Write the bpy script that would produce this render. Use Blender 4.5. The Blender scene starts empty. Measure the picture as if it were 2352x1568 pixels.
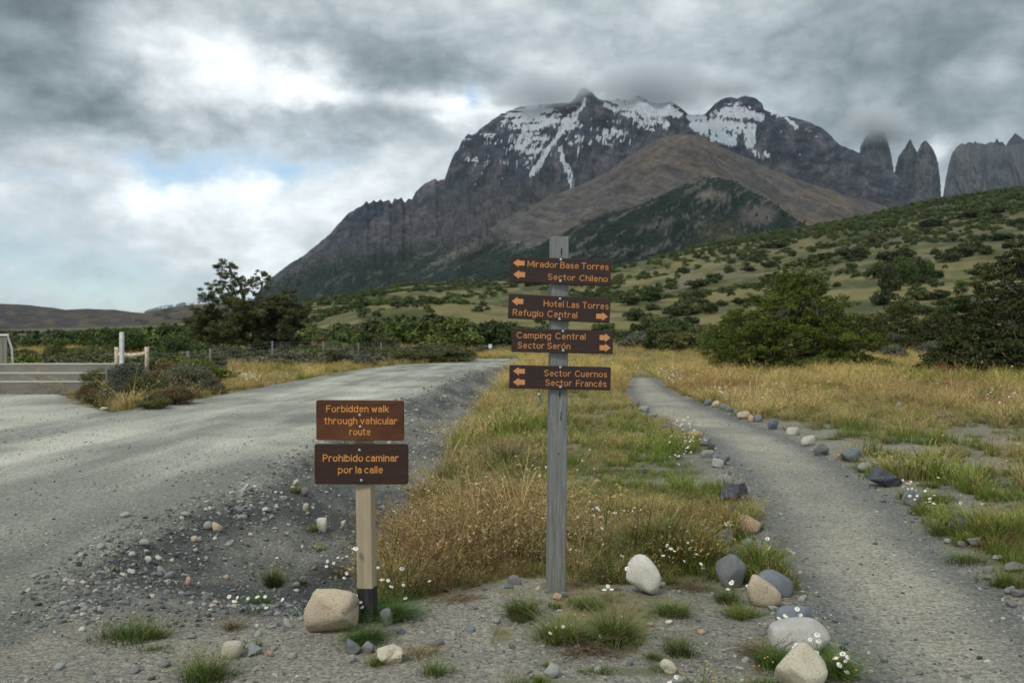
import bpy, math, numpy as np
from mathutils import Vector, Matrix, Euler
R = math.radians
rng = np.random.default_rng(7)
sc = bpy.context.scene
COL = sc.collection
# ------------------------------------------------------------------ camera, sky, sun, exposure
F = 2352*32/36; CX, CY, H = 1176.0, 784.0, 1.5      # focal length and centre in pixels of a 2352 px wide picture
cd = bpy.data.cameras.new('camera'); cam = bpy.data.objects.new('camera', cd); COL.objects.link(cam)
cam.location = (0, 0, H); cam.rotation_euler = (R(90), 0, 0)
cd.lens = 32; cd.sensor_width = 36; cd.clip_start = .05; cd.clip_end = 60000
cd.dof.use_dof = True; cd.dof.focus_distance = 5.3; cd.dof.aperture_fstop = 4.5
sc.camera = cam
sc.render.engine = 'CYCLES'
sc.cycles.use_denoising = True
sc.cycles.max_bounces = 5; sc.cycles.diffuse_bounces = 3; sc.cycles.glossy_bounces = 2; sc.cycles.transparent_max_bounces = 8
sc.cycles.volume_bounces = 3
sc.view_settings.view_transform = 'Standard'; sc.view_settings.look = 'None'
sc.view_settings.exposure = EXPO = 0.30; sc.view_settings.gamma = 1; sc.view_settings.use_curve_mapping = False
SUN_EL, SUN_AZ = 48, 212      # azimuth clockwise from +Y (north): behind the camera, to the left

class NT:
    """small node-tree helper: every method returns an output socket"""
    def __init__(s, nt): s.nt = nt; s.n = nt.nodes; s.l = nt.links
    def put(s, sock, v):
        if isinstance(v, bpy.types.NodeSocket): s.l.new(v, sock)
        elif v is not None: sock.default_value = v
    def node(s, t, **k):
        n = s.n.new(t)
        for a, b in k.items(): setattr(n, a, b)
        return n
    def m(s, op, a, b=None, c=None, clamp=False):
        n = s.node('ShaderNodeMath', operation=op, use_clamp=clamp)
        for i, v in enumerate((a, b, c)): s.put(n.inputs[i], v)
        return n.outputs[0]
    def v(s, op, a, b=None, c=None, out=0):
        n = s.node('ShaderNodeVectorMath', operation=op)
        for i, v in enumerate((a, b, c)):
            if v is not None: s.put(n.inputs[i], v)
        return n.outputs[out]
    def mix(s, f, a, b, blend='MIX'):
        n = s.node('ShaderNodeMix', data_type='RGBA', blend_type=blend)
        s.put(n.inputs[0], f)
        for i, v in ((6, a), (7, b)):
            if isinstance(v, (tuple, list)) and len(v) == 3: v = (*v, 1)
            s.put(n.inputs[i], v)
        return n.outputs[2]
    def noise(s, vec, scale, detail=4, rough=.5, dist=0, out=0):
        n = s.node('ShaderNodeTexNoise'); s.put(n.inputs['Vector'], vec)
        n.inputs['Scale'].default_value = scale; n.inputs['Detail'].default_value = detail
        n.inputs['Roughness'].default_value = rough; n.inputs['Distortion'].default_value = dist
        return n.outputs[out]
    def voro(s, vec, scale, feature='F1', rnd=1):
        n = s.node('ShaderNodeTexVoronoi', feature=feature); s.put(n.inputs['Vector'], vec)
        n.inputs['Scale'].default_value = scale; n.inputs['Randomness'].default_value = rnd
        return n
    def ramp(s, f, lo, hi, a=0., b=1.):
        n = s.node('ShaderNodeMapRange'); s.put(n.inputs[0], f)
        for i, v in zip((1, 2, 3, 4), (lo, hi, a, b)): n.inputs[i].default_value = v
        return n.outputs[0]
    def attr(s, name, typ='GEOMETRY', out='Color'):
        n = s.node('ShaderNodeAttribute', attribute_name=name, attribute_type=typ); return n.outputs[out]
    def scl(s, vec, v3):
        return s.v('MULTIPLY', vec, v3)
    def bump(s, h, strength=.5, dist=.01):
        n = s.node('ShaderNodeBump'); s.put(n.inputs['Height'], h)
        n.inputs['Strength'].default_value = strength; n.inputs['Distance'].default_value = dist
        return n.outputs[0]

W = bpy.data.worlds.new('World'); sc.world = W; W.use_nodes = True
w = NT(W.node_tree); w.n.clear()
wo = w.node('ShaderNodeOutputWorld'); bg = w.node('ShaderNodeBackground'); w.l.new(bg.outputs[0], wo.inputs[0])
sky = w.node('ShaderNodeTexSky', sky_type='NISHITA', sun_disc=False); sky.sun_elevation = R(SUN_EL); sky.sun_rotation = R(SUN_AZ)
tc = w.node('ShaderNodeTexCoord').outputs['Generated']
sep = w.node('ShaderNodeSeparateXYZ'); w.l.new(tc, sep.inputs[0])
az = w.m('ARCTAN2', sep.outputs[0], sep.outputs[1]); el = w.m('ARCSINE', sep.outputs[2])
wn = w.noise(w.scl(tc, (1, 1, 1.7)), 3.2, 6, .55, 0, 1)
wn2 = w.noise(w.scl(tc, (1, 1, 1.5)), 11, 6, .6, 0, 1)
comb = w.node('ShaderNodeCombineXYZ'); w.l.new(az, comb.inputs[0]); w.l.new(el, comb.inputs[1])
P = w.v('ADD', comb.outputs[0], w.v('SCALE', w.v('SUBTRACT', wn, (.5, .5, .5)), None)); P.node.inputs[1].links[0].from_node.inputs['Scale'].default_value = .17
P = w.v('ADD', P, w.v('SCALE', w.v('SUBTRACT', wn2, (.5, .5, .5)), None)); P.node.inputs[1].links[0].from_node.inputs['Scale'].default_value = .085
P = w.scl(P, (1, 1, 0))
def blobs(lst, base):
    acc = base
    for (u, v, ru, rv, a) in lst:
        c = (math.atan((u-CX)/F), math.atan((CY-v)/F*math.cos(math.atan((u-CX)/F))), 0)
        d = w.v('MULTIPLY', w.v('SUBTRACT', P, c), (F/ru, F/rv, 0))
        e = w.m('POWER', .3679, w.v('DOT_PRODUCT', d, d, out=1))
        acc = w.m('MULTIPLY_ADD', e, a, acc)
    return acc
n_l = w.noise(w.scl(tc, (1, 1, 1.8)), 7, 10, .62, .1)
n_s = w.noise(w.scl(tc, (1, 1, 2.0)), 2.2, 5, .5, .1)
base = w.m('ADD', w.m('MULTIPLY_ADD', w.m('SUBTRACT', n_l, .5), .58, .757), w.m('MULTIPLY', w.m('SUBTRACT', n_s, .5), .14))
L = blobs([  # centre, radii and change of the cloud's brightness
    (60, 190, 170, 170, -.16), (60, 0, 300, 70, -.16), (300, 20, 200, 60, -.04), (470, 140, 190, 80, .16), (680, 205, 120, 65, .22), (600, 250, 200, 45, .10),
    (230, 240, 110, 50, -.14), (560, 300, 330, 50, -.12), (900, 70, 380, 110, -.17), (1060, 150, 180, 60, -.08),
    (1060, 262, 130, 42, .24), (850, 235, 120, 40, .10), (900, 340, 160, 45, -.06), (540, 455, 380, 85, .24), (120, 430, 180, 60, -.02), (340, 440, 60, 40, .05),
    (200, 590, 420, 60, .05), (680, 560, 200, 60, .07), (300, 660, 330, 40, -.06),
    (1500, 40, 260, 60, -.04), (1330, 180, 200, 60, .02), (1750, 170, 260, 90, -.06), (1450, 205, 200, 40, .03),
    (2300, 100, 420, 230, -.19), (2150, 330, 330, 120, -.10), (1900, 60, 240, 90, -.06), (2160, 400, 30, 40, .22), (1850, 240, 130, 50, .03),
], base)
bil = w.m('ABSOLUTE', w.m('SUBTRACT', w.noise(w.scl(tc, (1, 1, 1.6)), 9, 6, .55), .5)); L = w.m('ADD', L, w.m('MULTIPLY_ADD', bil, .62, -.045)); L = w.m('MAXIMUM', L, .3)
Lg = w.m('POWER', L, 2.2)
cloud = w.v('SCALE', w.mix(w.ramp(L, .35, .9), (.72, .945, 1.08), (.94, 1.0, 1.025)), None); w.l.new(w.m('MULTIPLY', Lg, 10.2), cloud.node.inputs['Scale'])
hole = blobs([(1125, 222, 26, 26, .95), (385, 378, 95, 34, .95), (620, 398, 110, 42, .85), (480, 380, 70, 26, .5), (500, 640, 260, 55, .55), (150, 640, 280, 60, .42), (400, 700, 300, 30, .7), (-100, 690, 300, 30, .5), (90, 470, 120, 20, .3), (110, 470, 40, 14, .2)], 0)
hole = w.m('MULTIPLY', hole, w.ramp(w.noise(tc, 14, 5, .6), .30, .62, .35, 1.1), clamp=True)
bluec = w.v('MULTIPLY_ADD', sky.outputs[0], (1.0, 1.05, 1.0), (.95, 1.4, 2.15))
w.l.new(w.mix(hole, cloud, bluec), bg.inputs[0]); bg.inputs[1].default_value = .1

sd = bpy.data.lights.new('sun', 'SUN'); so = bpy.data.objects.new('sun', sd); COL.objects.link(so)
sd.energy = 1.5; sd.angle = R(10); sd.color = (1, .95, .87)
a_, e_ = R(SUN_AZ), R(SUN_EL)
so.rotation_euler = (-Vector((math.sin(a_)*math.cos(e_), math.cos(a_)*math.cos(e_), math.sin(e_)))).to_track_quat('-Z', 'Y').to_euler()

# ------------------------------------------------------------------ numeric helpers
def hsh(x, y, s):
    h = (x.astype(np.int64)*374761393 + y.astype(np.int64)*668265263 + s*1442695041) & 0xffffffff
    h = ((h ^ (h >> 13))*1274126177) & 0xffffffff
    h = ((h ^ (h >> 16))*2246822519) & 0xffffffff
    return ((h ^ (h >> 15)) & 0xffffff)/float(0xffffff)
def vn(x, y, s=0):
    xi = np.floor(x); yi = np.floor(y); fx = x-xi; fy = y-yi
    fx = fx*fx*fx*(fx*(fx*6-15)+10); fy = fy*fy*fy*(fy*(fy*6-15)+10)
    a = hsh(xi, yi, s); b = hsh(xi+1, yi, s); c = hsh(xi, yi+1, s); d = hsh(xi+1, yi+1, s)
    return (a*(1-fx)+b*fx)*(1-fy)+(c*(1-fx)+d*fx)*fy
def fbm(x, y, o=4, s=0, g=.5):
    t = 0; a = 1; n = 0
    for i in range(o):
        t = t + a*vn(x*1.0, y*1.0, s+i*17); n += a; a *= g
        x, y = (x*1.63+y*1.18)+3.1, (y*1.63-x*1.18)-7.7
    return t/n
def ridg(x, y, o=4, s=0, g=.5):
    t = 0; a = 1; n = 0
    for i in range(o):
        t = t + a*(1-np.abs(2*vn(x, y, s+i*17)-1)); n += a; a *= g
        x, y = (x*1.63+y*1.18)+3.1, (y*1.63-x*1.18)-7.7
    return t/n
def sm(a, b, x):
    t = np.clip((x-a)/(b-a), 0, 1); return t*t*(3-2*t)
def A(*x): return np.array(x, float)
def gnd(u, v): y = H*F/(v-CY); return ((u-CX)/F*y, y)
def inpoly(x, y, P):
    r = np.zeros(x.shape, bool)
    for (x0, y0), (x1, y1) in zip(P, P[1:]+P[:1]):
        if y0 == y1: continue
        c = ((y0 > y) != (y1 > y)) & (x < (x1-x0)*(y-y0)/(y1-y0)+x0); r ^= c
    return r
def dline(x, y, P, closed=False):
    d = np.full(np.shape(x), 1e9); Q = P+P[:1] if closed else P
    for (x0, y0), (x1, y1) in zip(Q, Q[1:]):
        dx, dy = x1-x0, y1-y0; L2 = dx*dx+dy*dy+1e-12
        t = np.clip(((x-x0)*dx+(y-y0)*dy)/L2, 0, 1)
        d = np.minimum(d, np.hypot(x-x0-t*dx, y-y0-t*dy))
    return d
def sdf(x, y, P):
    d = dline(x, y, P, True); return np.where(inpoly(x, y, P), -d, d)

# ------------------------------------------------------------------ layout of the ground
pathL = [(1449,866),(1443,880),(1444,906),(1486,951),(1560,980),(1627,1005),(1647,1034),(1684,1075),(1730,1129),(1751,1179),(1770,1249),(1790,1296),(1831,1337),(1845,1384),(1884,1434),(1930,1484),(1975,1535),(2020,1600),(2150,1900)]
pathR = [(1502,866),(1520,880),(1544,901),(1610,926),(1693,959),(1763,984),(1854,1021),(1929,1063),(1991,1108),(2061,1158),(2103,1199),(2167,1256),(2217,1299),(2284,1350),(2352,1400),(2450,1500),(2900,1900)]
PL = [gnd(*p) for p in pathL]; PR = [gnd(*p) for p in pathR]
PATH = PL+PR[::-1]
ROADR = [(0.43,74.7),(-.62,54.1),(-2.0,42.4),(-2.3,30.7),(-2.65,22.9),(-2.72,11.6),(-2.6,8.96),(-2.76,7.84),(-2.88,6.97),(-2.87,6.34),(-2.72,5.5),(-2.5,4.96),(-2.3,4.72)]
ROADL = [(-2.9,66.7),(-5.6,61),(-7.2,57),(-7.9,47.5),(-8.05,31),(-7.98,25.7),(-7.9,21.9),(-8.3,18.7),(-9.5,20.5),(-10.8,21.9),(-12.5,25.2)]
ROAD = ROADR+[(-2.6,4.3),(-3.4,3.2),(-3.8,1.0),(-60,1.0),(-60,25.4)]+ROADL[::-1]+[(-3.3,77),(6,80),(13,81),(13,76),(6,74),(3,72)]
_ry = [p[1] for p in ROADR][::-1]; _rx = [p[0] for p in ROADR][::-1]
GE = [(-.75,4.9),(-.9,5.6),(-.95,6.3),(-1.0,9.2),(-1.02,10.5),(-1.0,12.1),(-.95,15.6),(-.9,22),(-.5,44),(0.8,70)]   # left rim of the grass
_gy = [p[1] for p in GE]; _gx = [p[0] for p in GE]
FRONT = [gnd(*p) for p in [(835,1440),(870,1402),(950,1396),(1060,1380),(1130,1352),(1250,1338),(1330,1352),(1440,1372),(1600,1392),(1760,1392),(1860,1400)]]
FX = [p[0] for p in FRONT]; FY = [p[1] for p in FRONT]
TY = [2, 80, 120, 180, 260, 400, 600, 900, 1400, 1800, 2600, 5000, 12000, 30000]
TU = [-900, 0, 440, 600, 750, 900, 1050, 1200, 1350, 1500, 1700, 1900, 2100, 2352, 2800, 3400]
TV = {120: [800,800,800,799,798,797,796,795,795,795,790,785,780,775,770,768],
 180: [791,791,789,786,781,776,776,778,776,766,752,742,733,718,705,700],
 260: [785,785,781,772,760,748,753,756,746,741,718,704,688,668,645,640],
 400: [777,777,769,752,728,684,702,720,714,702,678,652,630,606,575,570],
 600: [770,770,761,732,704,702,692,692,681,666,628,602,575,545,505,500],
 900: [764,764,752,715,699,674,667,664,650,627,587,562,525,485,435,430],
 1400:[760,760,746,706,692,660,655,642,622,592,546,512,469,425,372,365],
 1800:[758,758,744,730,715,690,680,670,655,630,585,550,510,470,420,410],
 2600:[757,757,744,740,740,740,740,740,740,740,740,740,740,740,700,700]}
E0 = np.zeros((len(TY), len(TU)))
for i, Y in enumerate(TY):
    if Y in TV: E0[i] = H/Y-(A(*TV[Y])-CY)/F
    elif Y > 2600: E0[i] = E0[TY.index(2600)]*(2600/Y)
_lg = np.linspace(math.log(2), math.log(30000), 360); _ug = np.linspace(-900, 3400, 300)
_t = np.stack([np.interp(_ug, TU, r) for r in E0]); EG = np.stack([np.interp(_lg, np.log(TY), _t[:, j]) for j in range(300)], 1)
for _ in range(3):
    EG = np.pad(EG, ((2, 2), (0, 0)), 'edge'); EG = (EG[:-4]+2*EG[1:-3]+2*EG[2:-2]+2*EG[3:-1]+EG[4:])/8
    EG = np.pad(EG, ((0, 0), (4, 4)), 'edge'); EG = sum(EG[:, k:k+300] for k in range(9))/9
def mid(x, y):
    y = np.maximum(y, 2); u = CX+F*x/y
    a = np.clip((np.log(y)-_lg[0])/(_lg[1]-_lg[0]), 0, 358.999); b = np.clip((u-_ug[0])/(_ug[1]-_ug[0]), 0, 298.999)
    i = a.astype(int); j = b.astype(int); fa = a-i; fb = b-j
    e = (EG[i, j]*(1-fb)+EG[i, j+1]*fb)*(1-fa)+(EG[i+1, j]*(1-fb)+EG[i+1, j+1]*fb)*fa
    z = e*y
    k = .25+.75*sm(350, 650, u)
    far = 1-sm(1500, 2600, y)
    z = z+k*far*((fbm(x/130, y/130, 3, 5)-.5)*11*sm(160, 520, y)+(ridg(x/46+3, y/60, 3, 9)-.6)*3.6*sm(130, 400, y)+(fbm(x/14, y/14, 3, 11)-.5)*1.5*sm(90, 300, y))
    return z
def near(x, y):
    xr = np.interp(y, _ry, _rx); xg = np.interp(y, _gy, _gx)
    t = (x-xr)/(xg-xr+1e-6)          # 0 road rim .. 1 grass rim
    prof = np.interp(t, [-.05, .0, .12, .55, .86, 1.0, 1.35, 2.0], [0, -.02, -.10, -.36, -.42, -.30, -.07, 0])
    s = sm(4.75, 6.9, y)*(1-sm(45, 70, y))
    z = prof*s
    onroad = sm(.15, -.15, sdf(x, y, ROAD))
    z = z + onroad*(.05*(1-sm(50, 80, y))*sm(5, 9, y)+.035*(fbm(x*.5, y*.16, 3, 3)-.5)-.022*np.exp(-((x+4.1)/.35)**2)-.022*np.exp(-((x+6.2)/.4)**2))
    bank = sm(-.05, .1, t)*sm(1.15, .95, t)*s
    z = z + bank*.14*(ridg(x*1.6, y*1.2, 4, 21)-.55)
    z = z + .075*np.exp(-(((x-.26)/.75)**2+((y-5.15)/.45)**2)) + .03*np.exp(-(((x+.75)/.5)**2+((y-4.9)/.4)**2))
    off = 1-sm(.2, -.1, sdf(x, y, PATH))
    z = z + off*(1-onroad)*(.05*(fbm(x*.8, y*.8, 3, 31)-.5)+.02*(fbm(x*4, y*4, 3, 33)-.5)) + .006*(fbm(x*14, y*14, 3, 35)-.5)
    z = z - (1-off)*.02
    return z
def ter(x, y):
    x = np.asarray(x, float); y = np.asarray(y, float)
    return mid(x, y)+near(x, y)*(1-sm(70, 110, y))
def pix(x, y, z): return CX+F*x/y, CY-F*(z-H)/y
def hit(u, v, y0=2.5, y1=3000):
    """where the line of sight through picture point (u, v) meets the ground"""
    Y = np.exp(np.linspace(math.log(y0), math.log(y1), 3000)); X = (u-CX)/F*Y; Z = H-(v-CY)/F*Y
    k = np.nonzero(ter(X, Y) >= Z)[0]
    i = k[0] if len(k) else len(Y)-1
    return float(X[i]), float(Y[i]), float(ter(X[i], Y[i]))

# ------------------------------------------------------------------ object helpers
def link(o): COL.objects.link(o); return o
def tag(o, label=None, cat=None, group=None, kind=None):
    for k, v in (('label', label), ('category', cat), ('group', group), ('kind', kind)):
        if v: o[k] = v
    return o
def mk(name, V, Fc, mats=(), parent=None, smooth=True, mi=None):
    """mesh object from arrays; Fc is an (n,k) array or a list of such arrays"""
    me = bpy.data.meshes.new(name); V = np.asarray(V, np.float32).reshape(-1, 3)
    if not isinstance(Fc, list): Fc = [Fc]
    Fc = [np.asarray(f, np.int32) for f in Fc if len(f)]
    me.vertices.add(len(V)); me.vertices.foreach_set('co', V.ravel())
    nl = sum(f.size for f in Fc)
    if nl: mk_faces(me, Fc, nl, mi, smooth)
    me.update(calc_edges=True); me.validate()
    for m in (mats if isinstance(mats, (list, tuple)) else [mats]):
        if m: me.materials.append(m)
    o = bpy.data.objects.new(name, me)
    if parent is not False: link(o)
    if parent: o.parent = parent
    return o
def mk_faces(me, Fc, nl, mi, smooth):
    me.loops.add(nl); me.loops.foreach_set('vertex_index', np.concatenate([f.ravel() for f in Fc]))
    tot = np.concatenate([np.full(len(f), f.shape[1], np.int32) for f in Fc]); st = np.concatenate([[0], np.cumsum(tot)[:-1]]).astype(np.int32)
    me.polygons.add(len(tot)); me.polygons.foreach_set('loop_start', st); me.polygons.foreach_set('loop_total', tot)
    if mi is not None: me.polygons.foreach_set('material_index', np.asarray(mi, np.int32))
    me.polygons.foreach_set('use_smooth', np.full(len(tot), smooth))
def fattr(o, name, arr, typ='FLOAT', dom='POINT'):
    a = o.data.attributes.new(name, typ, dom); arr = np.asarray(arr, np.float32)
    if typ == 'FLOAT_COLOR': 
        if arr.shape[1] == 3: arr = np.concatenate([arr, np.ones((len(arr), 1), np.float32)], 1)
        a.data.foreach_set('color', arr.ravel())
    elif typ == 'FLOAT_VECTOR': a.data.foreach_set('vector', arr.ravel())
    elif typ == 'INT': a.data.foreach_set('value', arr.astype(np.int32))
    else: a.data.foreach_set('value', arr.ravel())
def empty(name, loc, label, cat, group=None, rz=0):
    o = bpy.data.objects.new(name, None); o.empty_display_size = .1; o.location = loc; o.rotation_euler = (0, 0, rz); link(o)
    return tag(o, label, cat, group)
def copy_tree(o, loc, rz=0, s=(1, 1, 1), **t):
    r = o.copy(); link(r); r.location = loc; r.rotation_euler = (0, 0, rz); r.scale = s
    for ch in o.children:
        c = ch.copy(); link(c); c.parent = r
        for g in ch.children: d = g.copy(); link(d); d.parent = c
    tag(r, **t); return r
class G:
    """collects boxes, tubes and so on into one mesh"""
    def __init__(s): s.V = []; s.Q = []; s.T = []; s.n = 0; s.C = []
    def add(s, V, Q=(), T=(), c=None):
        V = np.asarray(V, float)
        if len(Q): s.Q.append(np.asarray(Q)+s.n)
        if len(T): s.T.append(np.asarray(T)+s.n)
        s.V.append(V); s.n += len(V)
        if c is not None:
            c = np.asarray(c, float); s.C.append(np.broadcast_to(c, (len(V), 3)))
    def box(s, c, d, M=None, bev=0):
        c = A(*c); d = A(*d)/2; b = min(bev, *(d*.9)) if bev else 0
        if not b:
            V = np.array([[x, y, z] for x in (-1, 1) for y in (-1, 1) for z in (-1, 1)])*d
            Q = [[0, 1, 3, 2], [4, 6, 7, 5], [0, 4, 5, 1], [2, 3, 7, 6], [0, 2, 6, 4], [1, 5, 7, 3]]; T = []
        else:
            V = []; 
            for x in (-1, 1):
                for y in (-1, 1):
                    for z in (-1, 1):
                        p = A(x, y, z)
                        for k in range(3):
                            q = p*(d-b); q[k] = p[k]*d[k]; V.append(q)
            V = np.array(V); I = lambda x, y, z, k: ((x > 0)*4+(y > 0)*2+(z > 0))*3+k
            Q = []; T = []
            for sgn in (-1, 1):
                f = [I(sgn, -1, -1, 0), I(sgn, 1, -1, 0), I(sgn, 1, 1, 0), I(sgn, -1, 1, 0)]; Q.append(f[::sgn])
                f = [I(-1, sgn, -1, 1), I(1, sgn, -1, 1), I(1, sgn, 1, 1), I(-1, sgn, 1, 1)]; Q.append(f[::-sgn])
                f = [I(-1, -1, sgn, 2), I(1, -1, sgn, 2), I(1, 1, sgn, 2), I(-1, 1, sgn, 2)]; Q.append(f[::sgn])
            for a in (-1, 1):
                for b_ in (-1, 1):
                    f = [I(a, b_, -1, 0), I(a, b_, 1, 0), I(a, b_, 1, 1), I(a, b_, -1, 1)]; Q.append(f[::-a*b_])
                    f = [I(a, -1, b_, 0), I(a, 1, b_, 0), I(a, 1, b_, 2), I(a, -1, b_, 2)]; Q.append(f[::a*b_])
                    f = [I(-1, a, b_, 1), I(1, a, b_, 1), I(1, a, b_, 2), I(-1, a, b_, 2)]; Q.append(f[::-a*b_])
                    for c_ in (-1, 1):
                        f = [I(a, b_, c_, 0), I(a, b_, c_, 1), I(a, b_, c_, 2)]; T.append(f[::a*b_*c_])
        if M is not None: V = V@np.array(M.to_3x3()).T
        s.add(V+c, Q, T)
    def tube(s, P, r, k=6, cap=True, c=None):
        P = np.asarray(P, float); n = len(P); r = np.broadcast_to(np.asarray(r, float), (n,))
        T = np.gradient(P, axis=0); T /= np.linalg.norm(T, axis=1)[:, None]+1e-12
        ref = A(0, 0, 1) if abs(T[0, 2]) < .9 else A(1, 0, 0)
        X = np.cross(T, ref); X /= np.linalg.norm(X, axis=1)[:, None]+1e-12; Y = np.cross(T, X)
        a = np.arange(k)*2*math.pi/k
        V = P[:, None]+r[:, None, None]*(np.cos(a)[None, :, None]*X[:, None]+np.sin(a)[None, :, None]*Y[:, None])
        V = V.reshape(-1, 3); i = np.arange(n-1)[:, None]*k; j = np.arange(k)[None]; j2 = (j+1) % k
        Q = np.stack([i+j, i+j2, i+k+j2, i+k+j], -1).reshape(-1, 4); T_ = []
        if cap:
            V = np.concatenate([V, P[:1], P[-1:]]); m = n*k
            T_ = [[m, (q+1) % k, q] for q in range(k)]+[[m+1, (n-1)*k+q, (n-1)*k+(q+1) % k] for q in range(k)]
        s.add(V, Q, T_, c)
    def build(s, name, mat, parent=None, smooth=True):
        V = np.concatenate(s.V); o = mk(name, V, [np.concatenate(x) for x in (s.Q, s.T) if x], mat, parent, smooth)
        if s.C: fattr(o, 'c', np.concatenate(s.C), 'FLOAT_COLOR')
        return o
# ------------------------------------------------------------------ materials
def mat(name, rough=.85, spec=.25):
    m = bpy.data.materials.new(name); m.use_nodes = True; t = NT(m.node_tree)
    b = t.n['Principled BSDF']; b.inputs['Roughness'].default_value = rough; b.inputs['Specular IOR Level'].default_value = spec
    return m, t, b
def objc(t): return t.node('ShaderNodeTexCoord').outputs['Object']
def geoc(t): return t.node('ShaderNodeNewGeometry').outputs['Position']
def orand(t): return t.node('ShaderNodeObjectInfo').outputs['Random']
def wood(name, c0, c1, axis='z', scale=1., rough=.7, c2=None, gs=1.):
    """c0/c1: dark and light grain along the axis; c2: broad stain"""
    m, t, b = mat(name, rough); o = objc(t)
    k = {'z': (30, 30, 1.6), 'x': (1.2, 30, 30)}[axis]
    g = t.noise(t.scl(o, k), 1.6*scale, 8, .65, .8); f = t.noise(t.scl(o, tuple(x*4 for x in k)), 2.2*scale, 4, .6)
    st = t.noise(o, 2.3*scale, 4, .6)
    c = t.mix(t.ramp(g, .32, .68), c0, c1)
    c = t.mix(t.ramp(f, .35, .75, 0, .45*gs), c, tuple(x*.5 for x in c0))
    if c2: c = t.mix(t.ramp(st, .42, .62, 0, .75), c, c2)
    t.l.new(c, b.inputs['Base Color'])
    t.l.new(t.bump(t.m('ADD', g, t.m('MULTIPLY', f, .6)), .35, .004), b.inputs['Normal'])
    return m
def rockmat(name, c0, c1, spk=None, sc_=1., streak=False):
    m, t, b = mat(name, .88); o = objc(t)
    n = t.noise(o, 9*sc_, 6, .6, .2); c = t.mix(t.ramp(n, .3, .7), c0, c1)
    if streak: c = t.mix(t.ramp(t.noise(t.scl(o, (3, 3, 26)), 2.5*sc_, 4, .6, .5), .55, .66, 0, .5), c, tuple(min(1, x*2.0) for x in c1))
    if spk: c = t.mix(t.ramp(t.noise(o, 150*sc_, 2, .6), .56, .66, 0, .8), c, spk)
    st = t.noise(o, 5*sc_, 4, .7); c = t.mix(t.ramp(st, .52, .72, 0, .5), c, tuple(x*.72 for x in c0))
    c = t.mix(1, c, t.mix(orand(t), (.8, .8, .82), (1.08, 1.06, 1.02)), 'MULTIPLY')
    t.l.new(c, b.inputs['Base Color']); t.l.new(t.bump(t.noise(o, 45*sc_, 8, .7), .45, .012), b.inputs['Normal'])
    return m
# foliage: colour = plant's own colour attribute x tint of the copy
def foliage(name, kind):
    m, t, b = mat(name, .75, .15)
    c = t.attr('c')
    if kind == 'inst': c = t.mix(1, c, t.attr('tint', 'INSTANCER'), 'MULTIPLY')
    else:
        r = orand(t); c = t.mix(1, c, t.mix(r, (.78, .82, .85), (1.2, 1.12, 1.0)), 'MULTIPLY')
        c = t.mix(1, c, t.mix(t.ramp(t.noise(geoc(t), .9, 3, .6), .35, .65), (.72, .75, .8), (1.25, 1.2, 1.05)), 'MULTIPLY')
    t.l.new(c, b.inputs['Base Color'])
    return m
M_inst = foliage('plant_instances', 'inst'); M_leaf = foliage('leaves', 'obj')
M_bark, _t, _b = mat('bark'); _t.l.new(_t.mix(_t.ramp(_t.noise(_t.scl(objc(_t), (6, 6, 1.5)), 4, 5), .35, .65), (.07, .06, .05), (.24, .22, .2)), _b.inputs['Base Color'])
M_peb, _t, _b = mat('pebble'); _t.l.new(_t.mix(1, _t.attr('tint', 'INSTANCER'), _t.mix(_t.noise(objc(_t), 4, 3), (.6, .6, .6), (1.3, 1.3, 1.3)), 'MULTIPLY'), _b.inputs['Base Color'])
# ------------------------------------------------------------------ ground, road, footpath
def grass_weight(x, y):
    """how grassy the ground is, 0..1"""
    dr = sdf(x, y, ROAD); dp = sdf(x, y, PATH)
    xr = np.interp(y, _ry, _rx); xg = np.interp(y, _gy, _gx)
    n = fbm(x*1.1, y*1.1, 4, 41); nn = fbm(x*3.5, y*3.5, 3, 43)
    wob = (nn-.5)*.5
    g = sm(.02, .35, dr+wob*.5)*sm(.0, .16, dp+wob*.35)
    ditch = (y < 70) & (x < xg+wob*.8) & (x > xr-1.5)
    g = np.where(ditch, 0, g)
    fy = np.interp(x, FX, FY)
    inmid = (x > -1.2) & (x < np.interp(y, [p[1] for p in PL][::-1], [p[0] for p in PL][::-1]))
    g = np.where(inmid | (y < 4.75), g*sm(-.05, .35, y-fy+wob*.9-.05), g)
    u = CX+F*x/np.maximum(y, 1)
    # thin, patchy cover between the path and the golden meadow
    right = (dp > 0) & (x > 2.2) & (u > 1560)
    vf = CY+F*H/np.maximum(y, 1)
    bare = np.exp(-np.maximum(((u-2180)/330)**2+((vf-1085)/95)**2-.35, 0)*1.6)*(vf < 1230)+.55*sm(1.4, .2, dp)*sm(1180, 1100, vf)*sm(940, 1000, vf)
    th = np.clip(bare*1.35, 0, 1)
    g = np.where(right, g*(1-.88*np.clip(th*1.25, 0, 1)*sm(.64, .48, .6*n+.4*nn)), g)
    g = np.where((y > fy+.5) & (y < 45), g*(.12+.88*sm(.33, .44, .5*n+.5*nn)), g)
    g = np.where(inmid & (y < 13), g*(1-.75*sm(1.1, .15, dp)*sm(.56, .42, n)), g)
    g = np.where((y < fy) & (y > 3.4) & (x > -.1) & (x < 2.2) & (dp > .08),   .75*sm(.49, .59, fbm(x*1.9+2, y*2.6, 4, 47)), g)
    # a little cover beyond the near edge of the path on the right
    g = np.where((y < 6.6) & right, g*sm(.05, .35, dp), g)
    return g
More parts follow.
